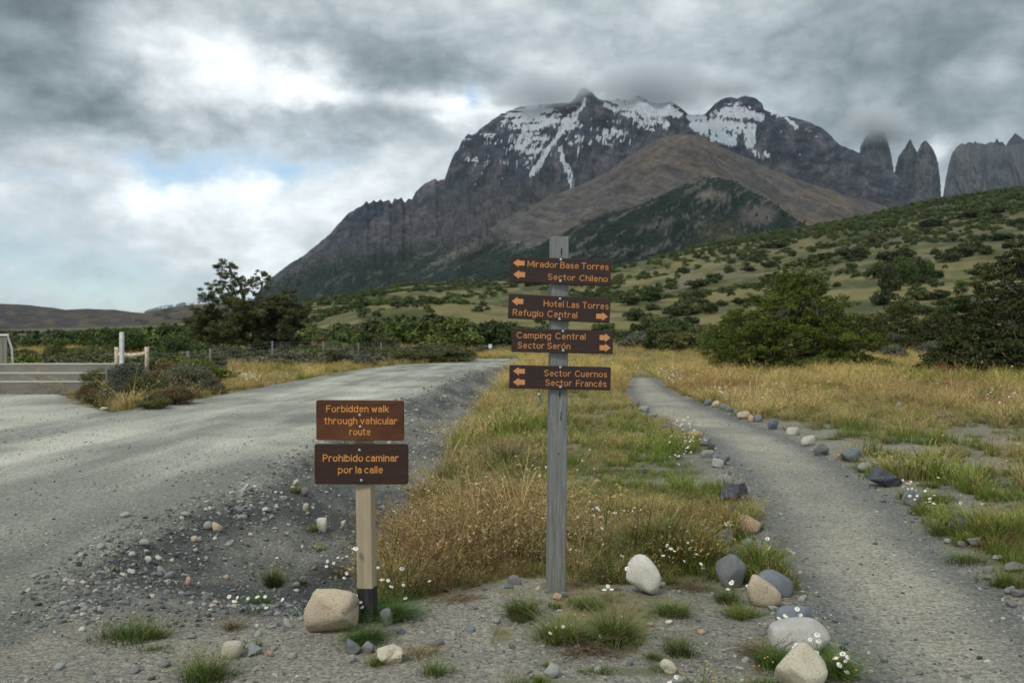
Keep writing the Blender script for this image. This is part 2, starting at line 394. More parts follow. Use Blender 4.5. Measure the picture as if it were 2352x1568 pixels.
def gold_green(x, y):
    """0 = green, 1 = golden"""
    n = fbm(x*.33, y*.33, 4, 51); n2 = fbm(x*1.3, y*1.3, 3, 53)
    k = sm(.40, .64, n*.6+n2*.4)
    u = CX+F*x/np.maximum(y, 1); vf = CY+F*H/np.maximum(y, 1)
    k = k*(1-.75*np.exp(-((u-1440)/210)**2-((vf-1090)/85)**2))*(1-.8*np.exp(-((u-1400)/60)**2-((vf-950)/30)**2))*(1-.5*np.exp(-((u-1200)/120)**2-((vf-1190)/50)**2))*(1-.5*np.exp(-((u-2200)/200)**2-((vf-1110)/100)**2))*(1-.5*np.exp(-((u-2260)/90)**2-((vf-1260)/70)**2))
    k = np.where(y > 16, np.maximum(k, .62), k); k = np.where((u > 2080) & (y > 28) & (y < 46), .15, k)
    k = k*(1-.25*((x > -1.2) & (u < 1640) & (y < 26)))
    return k
def groundcol(x, y):
    n1 = fbm(x*.9, y*.9, 4, 61); n2 = fbm(x*5, y*5, 3, 63); n3 = fbm(x*.22, y*.22, 3, 65)
    def C(a, b, t): return A(*a)[None]*(1-t[:, None])+A(*b)[None]*t[:, None]
    soil = C((.142, .14, .123), (.30, .275, .222), np.clip(.15+.9*n1*.9+.25*(n2-.5), 0, 1))
    dr = sdf(x, y, ROAD); dp = sdf(x, y, PATH)
    road = C((.222, .228, .196), (.44, .435, .362), np.clip(.5+1.5*(n3-.5)+1.9*(fbm(x*1.6, y*.22, 4, 67)-.5)+.5*(n1-.5), 0, 1))
    pot = sm(.60, .70, fbm(x*.55+3, y*.45, 3, 68)); road = road*(1-.22*pot*(.5+n2))[:, None]
    tr = np.exp(-((x+4.1+.2*(n1-.5))/.5)**2)+np.exp(-((x+6.3)/.5)**2)
    road *= (1+.16*tr*sm(5, 12, y))[:, None]
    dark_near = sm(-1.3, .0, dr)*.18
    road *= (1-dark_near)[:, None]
    road = road*(1-.42*sm(8.5, 4.5, y+.35*(x+3)))[:, None]  # lens falloff toward the near left corner, put into the road colour
    path = C((.152, .156, .143), (.38, .355, .278), np.clip(sm(-.02, -.5, dp)*(.55+1.1*(n1-.4))+.2*(n2-.5), 0, 1))
    xr = np.interp(y, _ry, _rx); xg = np.interp(y, _gy, _gx)
    bank = C((.072, .075, .070), (.225, .22, .188), np.clip(1.7*(fbm(x*1.5, y*1.1, 4, 69)-.42)+.5*(n2-.5)+.35*sm(9, 16, y), 0, 1))
    bw = sm(-.15, .15, x-xr+.25*(n2-.5))*sm(.25, -.1, x-xg)*sm(4.6, 5.4, y)*(1-sm(50, 66, y))
    c = soil
    g = grass_weight(x, y); k = gold_green(x, y)
    gc = C((.07, .09, .03), (.24, .185, .09), k)
    c = c*(1-g[:, None])+gc*g[:, None]
    c = c*(1-bw[:, None])+bank*bw[:, None]
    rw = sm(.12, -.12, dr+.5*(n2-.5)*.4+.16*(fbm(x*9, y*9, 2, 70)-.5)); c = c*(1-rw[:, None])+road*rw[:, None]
    pw = sm(.1, -.06, dp+.3*(n2-.5)*.6); c = c*(1-pw[:, None])+path*pw[:, None]
    # wider country: pale dry grass, olive scrub, bare grey patches
    f = sm(75, 130, y); u = CX+F*x/y
    sx, sy = x/np.maximum(y, 60)*60, np.log(np.maximum(y, 60))*60
    m1 = fbm(x/55, y/75, 5, 71, .6); m2 = fbm(x/15, y/22, 4, 73, .6); m3 = fbm(x/120+9, y/160, 4, 75)
    hill = C((.055, .064, .022), (.165, .145, .056), sm(.36, .60, m1*.6+m2*.4))
    hill = hill*(1-sm(.60, .70, m2)[:, None]*.5)+A(.22, .18, .085)*(sm(.60, .70, m2)*.5)[:, None]
    rk = sm(.60, .70, m3*.6+m2*.4)*sm(250, 500, y); hill = hill*(1-rk[:, None]*.65)+A(.12, .108, .10)*(rk*.65)[:, None]
    plain = sm(520, 380, u); hill = hill*(1-plain[:, None]*.55)+A(.10, .095, .06)*(plain*.55)[:, None]
    hi = sm(1500, 2100, u)*sm(500, 900, y); hill = hill*(1-hi[:, None]*.55)+A(.055, .06, .035)*(hi*.55)[:, None]
    c = c*(1-f[:, None])+hill*f[:, None]
    grav = np.clip(np.maximum(np.maximum(rw, pw), np.maximum(bw, 1-g)), 0, 1)*(1-f)
    return c, grav
M_ground, t, b = mat('ground', .92, .2); p = geoc(t)
col = t.attr('c'); gv = t.attr('grav', out='Fac')
v1 = t.voro(p, 62); v2 = t.voro(p, 24); v3 = t.voro(p, 140)
s1 = t.node('ShaderNodeSeparateColor'); t.l.new(v1.outputs['Color'], s1.inputs[0])
s2 = t.node('ShaderNodeSeparateColor'); t.l.new(v2.outputs['Color'], s2.inputs[0])
s3 = t.node('ShaderNodeSeparateColor'); t.l.new(v3.outputs['Color'], s3.inputs[0])
f1 = t.ramp(s1.outputs[0], 0, 1, .62, 1.38); f3 = t.ramp(s3.outputs[0], 0, 1, .72, 1.28)
big = t.m('MULTIPLY', t.ramp(s2.outputs[1], .86, .9), t.ramp(v2.outputs['Distance'], .42, .3), clamp=True)
k = t.m('MULTIPLY', f1, f3)
k = t.m('MULTIPLY_ADD', t.m('SUBTRACT', k, 1), t.m('MULTIPLY', gv, .85), 1)
c = t.v('SCALE', col, None); t.l.new(k, c.node.inputs['Scale'])
fine = t.ramp(t.noise(p, 25, 6, .7), .25, .75, .78, 1.22); c2 = t.v('SCALE', c, None); t.l.new(fine, c2.node.inputs['Scale'])
mp = t.ramp(t.noise(p, .35, 6, .65), .3, .7, .86, 1.14); c3 = t.v('SCALE', c2, None); t.l.new(mp, c3.node.inputs['Scale'])
c = t.mix(t.m('MULTIPLY', big, t.m('MULTIPLY', gv, .55)), c3, t.mix(s2.outputs[0], (.16, .165, .17), (.5, .48, .43)))
t.l.new(c, b.inputs['Base Color'])
hgt = t.m('ADD', t.m('MULTIPLY', t.m('SUBTRACT', 1, v1.outputs['Distance']), t.m('MULTIPLY', s1.outputs[1], .8)), t.m('ADD', t.m('MULTIPLY', big, .9), t.m('MULTIPLY', t.noise(p, 90, 4, .7), .8)))
t.l.new(t.bump(t.m('MULTIPLY', hgt, t.m('MULTIPLY_ADD', gv, .8, .2)), .75, .011), b.inputs['Normal'])

ss = np.concatenate([np.linspace(-1.5, -.72, 40)[:-1], np.linspace(-.72, .72, 760), np.linspace(.72, 1.5, 40)[1:]])
yy = np.concatenate([np.exp(np.linspace(math.log(1.6), math.log(1500), 540)), [1600, 1800, 2100, 2500, 3200, 4500, 7000, 12000, 25000]])
S, YY = np.meshgrid(ss, yy); X = (S*YY).ravel(); Yv = YY.ravel(); Z = ter(X, Yv)
Vg = np.stack([X, Yv, Z], 1); nC, nR = len(ss), len(yy)
ii = (np.arange(nR-1)[:, None]*nC+np.arange(nC-1)[None]).ravel(); Qg = np.stack([ii, ii+1, ii+nC+1, ii+nC], 1)
Cg, Gv = groundcol(X, Yv)
fc = Vg[Qg].mean(1); onr = inpoly(fc[:, 0], fc[:, 1], ROAD); onp = inpoly(fc[:, 0], fc[:, 1], PATH) & ~onr
for nm, msk in (('ground', ~(onr | onp)), ('gravel_road', onr), ('footpath', onp)):
    q = Qg[msk]; ids, inv = np.unique(q, return_inverse=True)
    o = mk(nm, Vg[ids], inv.reshape(-1, 4), M_ground); fattr(o, 'c', Cg[ids], 'FLOAT_COLOR'); fattr(o, 'grav', Gv[ids]); o['kind'] = 'structure'

# ------------------------------------------------------------------ mountains
def crest(pts, u): return np.interp(u, [p[0] for p in pts], [p[1] for p in pts])
C1 = [(400,765),(560,730),(600,662),(615,645),(640,625),(665,606),(700,585),(735,556),(760,535),(785,505),(800,490),(820,478),(835,470),(842,461),(848,468),(858,459),(866,465),(874,456),(880,463),(893,459),(900,468),(906,456),(914,458),(922,452),(930,466),(938,455),(946,458),(955,440),(975,422),(1000,410),(1006,416),(1012,412),(1021,413),(1024,403),(1030,385),(1038,365),(1045,350),(1052,345),(1060,325),(1075,308),(1085,310),(1110,290),(1150,262),(1200,243),(1260,238),(1310,235),(1322,222),(1332,206),(1343,200),(1352,208),(1360,212),(1372,225),(1385,230),(1420,228),(1445,230),(1465,220),(1480,226),(1490,235),(1515,238),(1540,232),(1560,245),(1580,262),(1600,264),(1620,262),(1640,240),(1655,229),(1668,224),(1680,222),(1695,226),(1712,219),(1735,225),(1750,236),(1755,252),(1770,258),(1800,264),(1850,277),(1885,292),(1900,303),(1930,333),(1955,342),(1985,355),(2010,372),(2030,383),(2050,393),(2075,415),(2090,432),(2110,450),(2135,465),(2200,500),(2350,600),(2600,700)]
C2 = [(700,790),(850,640),(950,590),(1080,548),(1140,515),(1200,478),(1260,452),(1330,425),(1400,390),(1450,352),(1490,330),(1520,316),(1555,309),(1585,307),(1615,315),(1640,328),(1700,355),(1750,378),(1800,400),(1850,417),(1900,432),(1940,446),(1990,458),(2040,475),(2080,492),(2150,505),(2300,560),(2600,640)]
C3 = [(500,790),(700,745),(850,700),(1000,660),(1080,632),(1130,606),(1180,588),(1240,562),(1300,530),(1350,508),(1400,487),(1450,476),(1500,458),(1550,432),(1600,415),(1650,406),(1690,418),(1730,440),(1780,465),(1820,495),(1860,520),(1950,580),(2100,660),(2600,720)]
mu = np.linspace(470, 2500, 960); my = np.concatenate([np.linspace(1750, 3300, 100), np.linspace(3320, 4900, 66), np.linspace(4930, 5500, 28), np.linspace(5508, 6560, 128), [6650, 6800, 7200, 8000]])
U, Y2 = np.meshgrid(mu, my); U = U.ravel(); Y2 = Y2.ravel(); Xm = (U-CX)/F*Y2
def layer(C, Yc, Yf, prof, rough, jag, seed):
    vc = crest(C, U); zc = H+(CY-vc)/F*Yc
    jg = (ridg(U/9, U*0+seed, 3, seed)-.6)*jag; zc = zc+jg*Yc/F
    yl = Yc*(1+.05*(fbm(U/240, U*0+.5, 3, seed+3)-.5)*0)
    tt = (Y2-Yf)/(yl-Yf); pz = np.interp(tt, *prof)
    z = zc*pz; back = np.clip((Y2-yl)/(yl*.22), 0, 1); z = np.where(tt > 1, zc*(1-back*1.1), z)
    damp = np.clip((1-tt)*9, 0, 1)*sm(0, .15, tt)
    return z, tt, damp, zc
gl = ridg(Xm/330+Y2/300, Y2/700-Xm/500, 5, 101, .55); gm = fbm(Xm/500, Y2/500, 5, 103)
z1, t1, d1, zc1 = layer(C1, 6500, 2300, ([-1, 0, .2, .45, .62, .75, .86, .94, 1], [-.3, 0, .07, .25, .42, .58, .78, .92, 1]), 0, 3.2, 105)
z1 = z1+d1*zc1*(.12*(gl-.62)+.07*(gm-.5)+.13*(ridg(Xm/150+z1/300, z1/110, 5, 107, .6)-.6))
z2, t2, d2, zc2 = layer(C2, 4700, 2300, ([-1, 0, .3, .6, .85, 1], [-.3, 0, .2, .5, .82, 1]), 0, .8, 111)
z2 = z2+d2*zc2*(.09*(ridg(Xm/330-Y2/500, Y2/1600, 4, 113)-.6)+.10*(ridg(Xm/170-z2/200, z2/240, 5, 117, .55)-.6)+.10*(fbm(Xm/420, Y2/420, 4, 115)-.5))
z3, t3, d3, zc3 = layer(C3, 3200, 1780, ([-1, 0, .4, .75, 1], [-.3, 0, .36, .72, 1]), 0, 1.0, 121)
z3 = z3+d3*zc3*.05*(ridg(Xm/50, Y2/90, 3, 129)-.6)+d3*zc3*(.14*(ridg(Xm/150+Y2/300, Y2/900, 4, 123)-.6)+.08*(fbm(Xm/200, Y2/200, 4, 125)-.5))
Zm = np.maximum(np.maximum(z1, z2), z3); lay = np.argmax(np.stack([z1, z2, z3]), 0)
Vv = CY-F*(Zm-H)/Y2
n1 = fbm(U/26, Vv/26, 5, 131, .6); n2 = fbm(U/7, Vv/7, 3, 133, .6); nb = fbm(U/110, Vv/70, 4, 135)
dg = fbm((U*.86-Vv*.5)/70, (U*.5+Vv*.86)/7, 5, 137, .62)      # bedding that dips with the slope on the left flank
def mixc(c, col_, w_): return c*(1-w_[:, None])+A(*col_)[None]*w_[:, None]
base = np.zeros((len(U), 3))+A(.055, .068, .100)
base = mixc(base, (.135, .13, .145), sm(.45, .60, n1)*.9)
base = mixc(base, (.028, .031, .045), sm(.53, .40, fbm((U*.86-Vv*.5)/34, (U*.5+Vv*.86)/13, 5, 139, .62))*.8)  # near-black streaks and pale bands: rock tone plus crag shading put into colour
tal = sm(-30, 40, Vv-np.interp(U, [600, 840, 1000, 1200, 1400, 1600, 1800, 2100], [640, 530, 440, 400, 400, 340, 400, 460])+50*(nb-.5))
base = mixc(base, (.080, .082, .095), tal*.8); base = mixc(base, (.155, .142, .128), tal*sm(.5, .7, dg)*.8); base = mixc(base, (.085, .088, .09), tal*sm(.5, .32, dg)*.7)
strata = sm(.55, .8, fbm(U/200, Vv/5+U/60, 3, 141)); base = mixc(base, (.15, .14, .145), strata*.35)
fr = fbm(U/5+Vv/9, Vv/4.5, 3, 149, .6)[:, None]; base = base*(.72+.56*fr)
brown = np.zeros((len(U), 3))+A(.132, .114, .100)
brown = mixc(brown, (.18, .143, .108), sm(.44, .66, np.where(U < 1590, fbm((U*.8-Vv*.6)/80, (U*.6+Vv*.8)/12, 5, 143, .6), fbm((U*.85+Vv*.5)/80, (U*-.5+Vv*.85)/12, 5, 144, .6)))*.85)
brown = mixc(brown, (.11, .105, .105), sm(.52, .34, fbm(U/60, Vv/30, 4, 145))*.8)
brown = mixc(brown, (.135, .13, .125), sm(1900, 1500, U)*sm(360, 480, Vv)*.6)
base = np.where((lay == 1)[:, None], brown, base)
g_line = np.interp(U, [600, 640, 760, 900, 1020, 1120, 1200, 1300], [640, 640, 585, 566, 552, 540, 555, 600])
lf = sm(-10, 30, Vv-g_line+46*(n1-.5)+26*(dg-.5))*(lay != 2)*sm(1650, 1300, U)*.97
forest = np.where(lay == 2, 1., lf)
scree = .8*sm(.63, .70, fbm((U*.88-Vv*.47)/46, (U*.47+Vv*.88)/7, 4, 147, .6)+.05*(lay == 2))*.85
for (cu, cv, ru, rv, a) in [(1640, 448, 42, 13, .85), (1740, 492, 50, 24, .7), (1060, 575, 60, 9, 1), (1110, 548, 34, 10, .9), (1010, 600, 30, 6, .8), (1500, 520, 50, 8, .5)]:
    scree = np.maximum(scree, a*sm(1.25, .6, np.hypot((U-cu)/ru, (Vv-cv+(U-cu)*.35*(cu < 1500))/rv)+.8*(n1-.5)))
scree = np.where(lay == 2, scree, scree*.75); forest = forest*(1-scree)
fcol = np.zeros((len(U), 3))+A(.014, .030, .022); fcol = mixc(fcol, (.028, .042, .028), sm(.5, .7, n1))
grs = sm(80, 140, Vv-crest(C3, U)+60*(nb-.5))*sm(1560, 1700, U)*(lay == 2)
fcol = mixc(fcol, (.13, .12, .065), grs*.75); forest_pts = forest*(1-.7*grs)
scol = np.zeros((len(U), 3))+A(.24, .215, .185)
base = np.where((scree > .02)[:, None] & ((lay == 2) | (lf > .1))[:, None], base*(1-(scree*np.maximum(lf, lay == 2))[:, None])+scol*(scree*np.maximum(lf, lay == 2))[:, None], base)
base = base*(1-forest[:, None])+fcol*forest[:, None]
# snow: broad streaky fields and solid tongues, where the mountain holds them
def seg(px, py, P, r):
    return 1-dline(px, py, P)/r
wu, wv = U+14*(n1-.5)+8*(n2-.5), Vv+14*(fbm(U/20, Vv/20, 3, 151)-.5)+8*(fbm(U/6, Vv/6, 3, 153)-.5)
solid = np.maximum.reduce([seg(wu, wv, P_, r) for P_, r in [
    ([(1600, 286), (1650, 288), (1690, 292), (1722, 300)], 15), ([(1618, 300), (1655, 315), (1680, 322)], 14), ([(1722, 292), (1722, 332)], 13), ([(1735, 343), (1745, 356), (1764, 358)], 5),
    ([(1288, 340), (1296, 372), (1304, 392)], 5.5), ([(1302, 385), (1308, 405), (1315, 427)], 8), ([(1405, 222), (1450, 236), (1500, 250), (1560, 262)], 12), ([(1480, 262), (1530, 285)], 9),
    ([(1775, 262), (1800, 270), (1832, 289)], 5), ([(1585, 268), (1618, 276)], 10), ([(1318, 262), (1290, 300), (1262, 340), (1240, 372), (1218, 402)], 6), ([(1345, 232), (1300, 300)], 5), ([(1388, 240), (1430, 262), (1500, 285)], 5), ([(1640, 262), (1700, 262), (1745, 268)], 9)]])
solid = sm(-.05, .25, solid)
fld = np.zeros_like(U)
for (cu, cv, ru, rv, a) in [(1225, 272, 85, 40, 1.0), (1215, 330, 60, 50, .85), (1300, 285, 50, 45, .7), (1120, 318, 70, 40, .4), (1330, 330, 60, 60, .5), (1400, 300, 70, 50, .6), (1490, 245, 90, 28, 1.0), (1480, 290, 60, 25, .6), (1690, 256, 60, 24, .85), (1150, 380, 140, 40, .36), (1400, 370, 90, 40, .35), (1720, 300, 60, 30, .3), (1850, 300, 120, 25, .28), (1780, 350, 90, 40, .18)]:
    fld = np.maximum(fld, a*np.exp(-((U-cu)/ru)**2-((Vv-cv)/rv)**2))
st1 = fbm((U*.55-Vv*.83)/40, (U*.83+Vv*.55)/5, 5, 155, .65); st2 = fbm(U/34, Vv/4.5, 4, 157, .6); st3 = fbm(U/9-Vv/14, Vv/6+U/30, 4, 159, .6)
stz = np.where(U < 1270, .62*st2+.38*st1, .45*st2+.2*st3+.35*st1)
snow = np.maximum(solid*sm(.30, .42, st2*.5+n2*.5), sm(0, .07, stz-.735+.42*fld))*(lay == 0)*(Vv < 440)
snowc = np.zeros((len(U), 3))+A(.66, .71, .76)
ice = sm(.3, .8, solid)*(np.abs(U-1640) < 60)*sm(280, 305, Vv); snowc = mixc(snowc, (.50, .64, .69), ice*.7)
M_mtn, t, b = mat('mountain', .9, .1); p = geoc(t)
pm = t.node('ShaderNodeMapping'); pm.inputs['Rotation'].default_value = (0, R(-27), 0); t.l.new(p, pm.inputs['Vector']); f = t.m('MULTIPLY', t.ramp(t.noise(t.scl(pm.outputs[0], (.30, .5, 1.5)), .016, 9, .72), .36, .64, .62, 1.38), t.ramp(t.noise(t.scl(p, (1, 1, 1.3)), .02, 8, .75), .33, .67, .62, 1.38)); c = t.v('SCALE', t.attr('c'), None); t.l.new(f, c.node.inputs['Scale'])
sn = t.attr('snow', out='Fac'); sf = t.ramp(t.m('ADD', sn, t.m('MULTIPLY', t.m('SUBTRACT', t.noise(t.scl(p, (.45, .45, 2.2)), .035, 7, .75), .5), 1.3)), .40, .56)
t.l.new(t.mix(sf, c, t.attr('sc')), b.inputs['Base Color'])
t.l.new(t.bump(t.m('ADD', t.noise(p, .012, 10, .72), t.m('MULTIPLY', t.noise(t.scl(pm.outputs[0], (.3, .5, 1.5)), .012, 8, .7), .8)), 1, 55), b.inputs['Normal'])
nC, nR = len(mu), len(my); ii = (np.arange(nR-1)[:, None]*nC+np.arange(nC-1)[None]).ravel(); Qm = np.stack([ii, ii+1, ii+nC+1, ii+nC], 1)
o = mk('mountain', np.stack([Xm, Y2, Zm], 1), Qm, M_mtn); fattr(o, 'c', base, 'FLOAT_COLOR'); fattr(o, 'snow', snow); fattr(o, 'sc', snowc, 'FLOAT_COLOR'); o['kind'] = 'structure'
MT = (U, Y2, Xm, Zm, Vv, lay, forest_pts)

# far hills on the left and the blue range behind them
def hillsheet(name, C, Yc, Yf, u0, u1, n, m, cols, seed, rough=.06, jag=1.2, snowy=False):
    u = np.linspace(u0, u1, n); y = np.concatenate([np.linspace(Yf, Yc, m), [Yc*1.05, Yc*1.2]]); Ug, Yg = np.meshgrid(u, y); Ug = Ug.ravel(); Yg = Yg.ravel()
    zc = H+(CY-crest(C, Ug))/F*Yc+(ridg(Ug/14, Ug*0, 3, seed)-.6)*jag*Yc/F
    tt = (Yg-Yf)/(Yc-Yf); z = np.where(tt <= 1, zc*np.interp(tt, [0, .35, .7, 1], [-.05, .3, .72, 1]), zc*(1-(tt-1)*2.5))
    x = (Ug-CX)/F*Yg; z = z+zc*rough*2*(fbm(x/420, Yg/420, 5, seed+5)-.5)*np.clip((1-tt)*6, 0, 1)*sm(0, .1, tt)
    v = CY-F*(z-H)/Yg; nn = fbm(Ug/60, v/9, 4, seed+7); n2_ = fbm(Ug/24, v/7, 4, seed+9)
    c = np.zeros((len(Ug), 3))+A(*cols[0]); c = mixc(c, cols[1], sm(.45, .65, nn)); c = mixc(c, cols[2], sm(.55, .66, n2_)*.9)
    ii = (np.arange(len(y)-1)[:, None]*n+np.arange(n-1)[None]).ravel()
    o = mk(name, np.stack([x, Yg, z], 1), np.stack([ii, ii+1, ii+n+1, ii+n], 1), M_mtn); fattr(o, 'c', c, 'FLOAT_COLOR')
    fattr(o, 'snow', (sm(.5, .6, fbm(Ug/8, v/8, 3, seed+11))*.9 if snowy else np.zeros(len(Ug)))); fattr(o, 'sc', np.zeros((len(Ug), 3))+.7, 'FLOAT_COLOR'); o['kind'] = 'structure'
hillsheet('hills', [(-900,690),(-200,693),(0,697),(60,700),(95,704),(120,706),(150,711),(200,709),(260,711),(310,717),(350,722),(400,735),(480,752),(700,770)], 5200, 2600, -900, 700, 330, 70, [(.085, .075, .075), (.105, .085, .075), (.15, .125, .08)], 201)
hillsheet('hills', [(200,765),(300,735),(335,716),(370,710),(400,704),(440,700),(480,697),(520,694),(580,688),(640,690),(800,730)], 4300, 2500, 200, 800, 160, 60, [(.10, .092, .07), (.15, .125, .08), (.045, .055, .04)], 221)
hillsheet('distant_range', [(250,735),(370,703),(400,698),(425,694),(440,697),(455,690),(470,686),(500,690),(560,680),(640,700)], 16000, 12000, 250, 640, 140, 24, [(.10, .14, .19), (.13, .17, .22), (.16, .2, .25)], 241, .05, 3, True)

# granite towers: closed rock bodies, each cross-section an uneven oval between its left and right outline
def tower(name, Lp, Rp, Y, depth, seed, n=96, rows=90, peaks=None):
    vs = np.linspace(max(Lp[-1][1], Rp[-1][1]), min(Lp[0][1], Rp[0][1]), rows)
    lx = np.interp(vs, [p[1] for p in Lp], [p[0] for p in Lp]); rx = np.interp(vs, [p[1] for p in Rp], [p[0] for p in Rp])
    a = np.arange(n)*2*math.pi/n; V = []
    for v, l, r in zip(vs, lx, rx):
        h = (r-l)/2; cu = (l+r)/2
        ca, sa = np.cos(a), np.sin(a)
        x = cu+h*np.sign(ca)*np.abs(ca)**.75; d = -h*depth*np.sign(sa)*np.abs(sa)**.75
        crk = (ridg(a*3.2+seed, a*0+v/70, 4, seed, .6)-.6)*np.abs(sa)*26+(fbm(x/16, x*0+v/20, 3, seed+3)-.5)*12*np.abs(sa)
        x = x+(ridg(a*2+5, a*0+v/7, 4, seed+5, .7)-.6)*7*np.abs(ca)*np.clip(h/14, .25, 1)
        yy_ = Y+(d+crk)*Y/F
        V.append(np.stack([(x-CX)/F*yy_, yy_, np.full(n, H+(CY-v)/F*Y)], 1))
    V = np.concatenate(V+[V[-1].mean(0)[None]]); i = np.arange(rows-1)[:, None]*n; j = np.arange(n)[None]; j2 = (j+1) % n
    Q = np.stack([i+j, i+j2, i+n+j2, i+n+j], -1).reshape(-1, 4); T = [[(rows-1)*n+q, (rows-1)*n+(q+1) % n, rows*n] for q in range(n)]
    return V, Q, np.array(T)
# haze
M_hz, t, b = mat('air'); t.n.remove(b); pv = t.node('ShaderNodeVolumePrincipled'); pv.inputs['Color'].default_value = (.72, .86, 1, 1); pv.inputs['Density'].default_value = 1.15e-5; pv.inputs['Anisotropy'].default_value = .1
t.l.new(pv.outputs[0], t.n['Material Output'].inputs['Volume'])
g = G(); g.box((0, 12400, 1340), (46000, 25800, 2800)); o = g.build('haze', M_hz, smooth=False); o['kind'] = 'stuff'; o['label'] = 'faint blue haze in the air'
M_cl, t, b = mat('cloud_vapour'); t.n.remove(b); pv = t.node('ShaderNodeVolumePrincipled'); pv.inputs['Color'].default_value = (.80, .84, .87, 1); pv.inputs['Anisotropy'].default_value = 0
o_ = objc(t); ln = t.v('LENGTH', o_, out=1); nz = t.noise(t.v('ADD', o_, t.node('ShaderNodeObjectInfo').outputs['Location']), 1.7, 5, .6)
t.l.new(t.m('MULTIPLY', t.ramp(t.m('SUBTRACT', t.m('MULTIPLY', nz, 1.5), ln), -.15, .75), .013), pv.inputs['Density'])
t.l.new(pv.outputs[0], t.n['Material Output'].inputs['Volume'])
M_gran, t, b = mat('granite_tower', .9, .1); p = geoc(t)
n_ = t.noise(t.scl(p, (1, 1, .3)), .012, 9, .7); c = t.mix(t.ramp(n_, .35, .65), (.07, .08, .095), (.145, .15, .16))
c = t.mix(t.ramp(t.noise(t.scl(p, (1, 1, .3)), .004, 5), .5, .62, 0, .6), c, (.155, .145, .135)); t.l.new(c, b.inputs['Base Color'])
t.l.new(t.bump(n_, .9, 60), b.inputs['Normal'])
def towerobj(parts):
    g = G()
    for q in parts: V, Q, T = tower('t', *q); g.add(V, Q, T)
    o = g.build('granite_tower', M_gran, smooth=False); return o
o = towerobj([([(2006,300),(1996,306),(1986,318),(1978,335),(1973,360),(1968,480)], [(2012,300),(2030,304),(2038,325),(2046,356),(2050,380),(2062,480)], 9200, .8, 301)]); o['kind'] = 'structure'
o = towerobj([([(2089,321),(2084,330),(2076,345),(2064,360),(2058,384),(2040,490)], [(2092,321),(2096,332),(2104,348),(2112,360),(2128,420),(2140,490)], 9400, .9, 311),
              ([(2123,325),(2116,331),(2110,345),(2104,352),(2094,420),(2090,490)], [(2128,325),(2134,332),(2146,350),(2154,378),(2160,430),(2164,490)], 9300, .9, 313)]); o['kind'] = 'structure'
WALLT = [(2163,470),(2172,410),(2180,372),(2187,352),(2193,344),(2200,335),(2206,333),(2211,328),(2218,331),(2224,326),(2232,329),(2240,325),(2252,330),(2262,333),(2275,327),(2288,331),(2300,336),(2320,333),(2352,330),(2420,336),(2500,352),(2640,420)]
wu_ = np.linspace(2163, 2640, 260); yb = np.concatenate([[8600], np.linspace(8700, 8900, 50), [9050, 9300]]); Uw, Yw = np.meshgrid(wu_, yb); Uw = Uw.ravel(); Yw = Yw.ravel()
zc = H+(CY-crest(WALLT, Uw)+(ridg(Uw/5, Uw*0, 3, 321)-.6)*7)/F*8900; tt = (Yw-8700)/200
z = np.where(tt <= 1, np.interp(tt, [-.5, 0, 1], [.15, .2, 1])*zc, zc*(1-(tt-1)*.4)); Yw2 = Yw+np.clip(tt, 0, 1)*(1-np.clip(tt, 0, 1))*4*(ridg(Uw/22+z/900, z/300, 5, 323, .6)-.6)*220
ii = (np.arange(len(yb)-1)[:, None]*260+np.arange(259)[None]).ravel()
o = mk('granite_wall', np.stack([(Uw-CX)/F*Yw2, Yw2, z], 1), np.stack([ii, ii+1, ii+261, ii+260], 1), M_gran, smooth=False); o['kind'] = 'structure'
DK = [(2230,400),(2250,352),(2268,332),(2285,326),(2290,318),(2296,328),(2302,324),(2310,333),(2322,318),(2332,306),(2338,312),(2346,316),(2360,322),(2420,318),(2500,330),(2600,380)]
hillsheet('dark_peak', [(a_, b_) for a_, b_ in DK], 10500, 9500, 2225, 2600, 160, 30, [(.05, .055, .075), (.07, .07, .09), (.06, .06, .08)], 331, .05, 5)
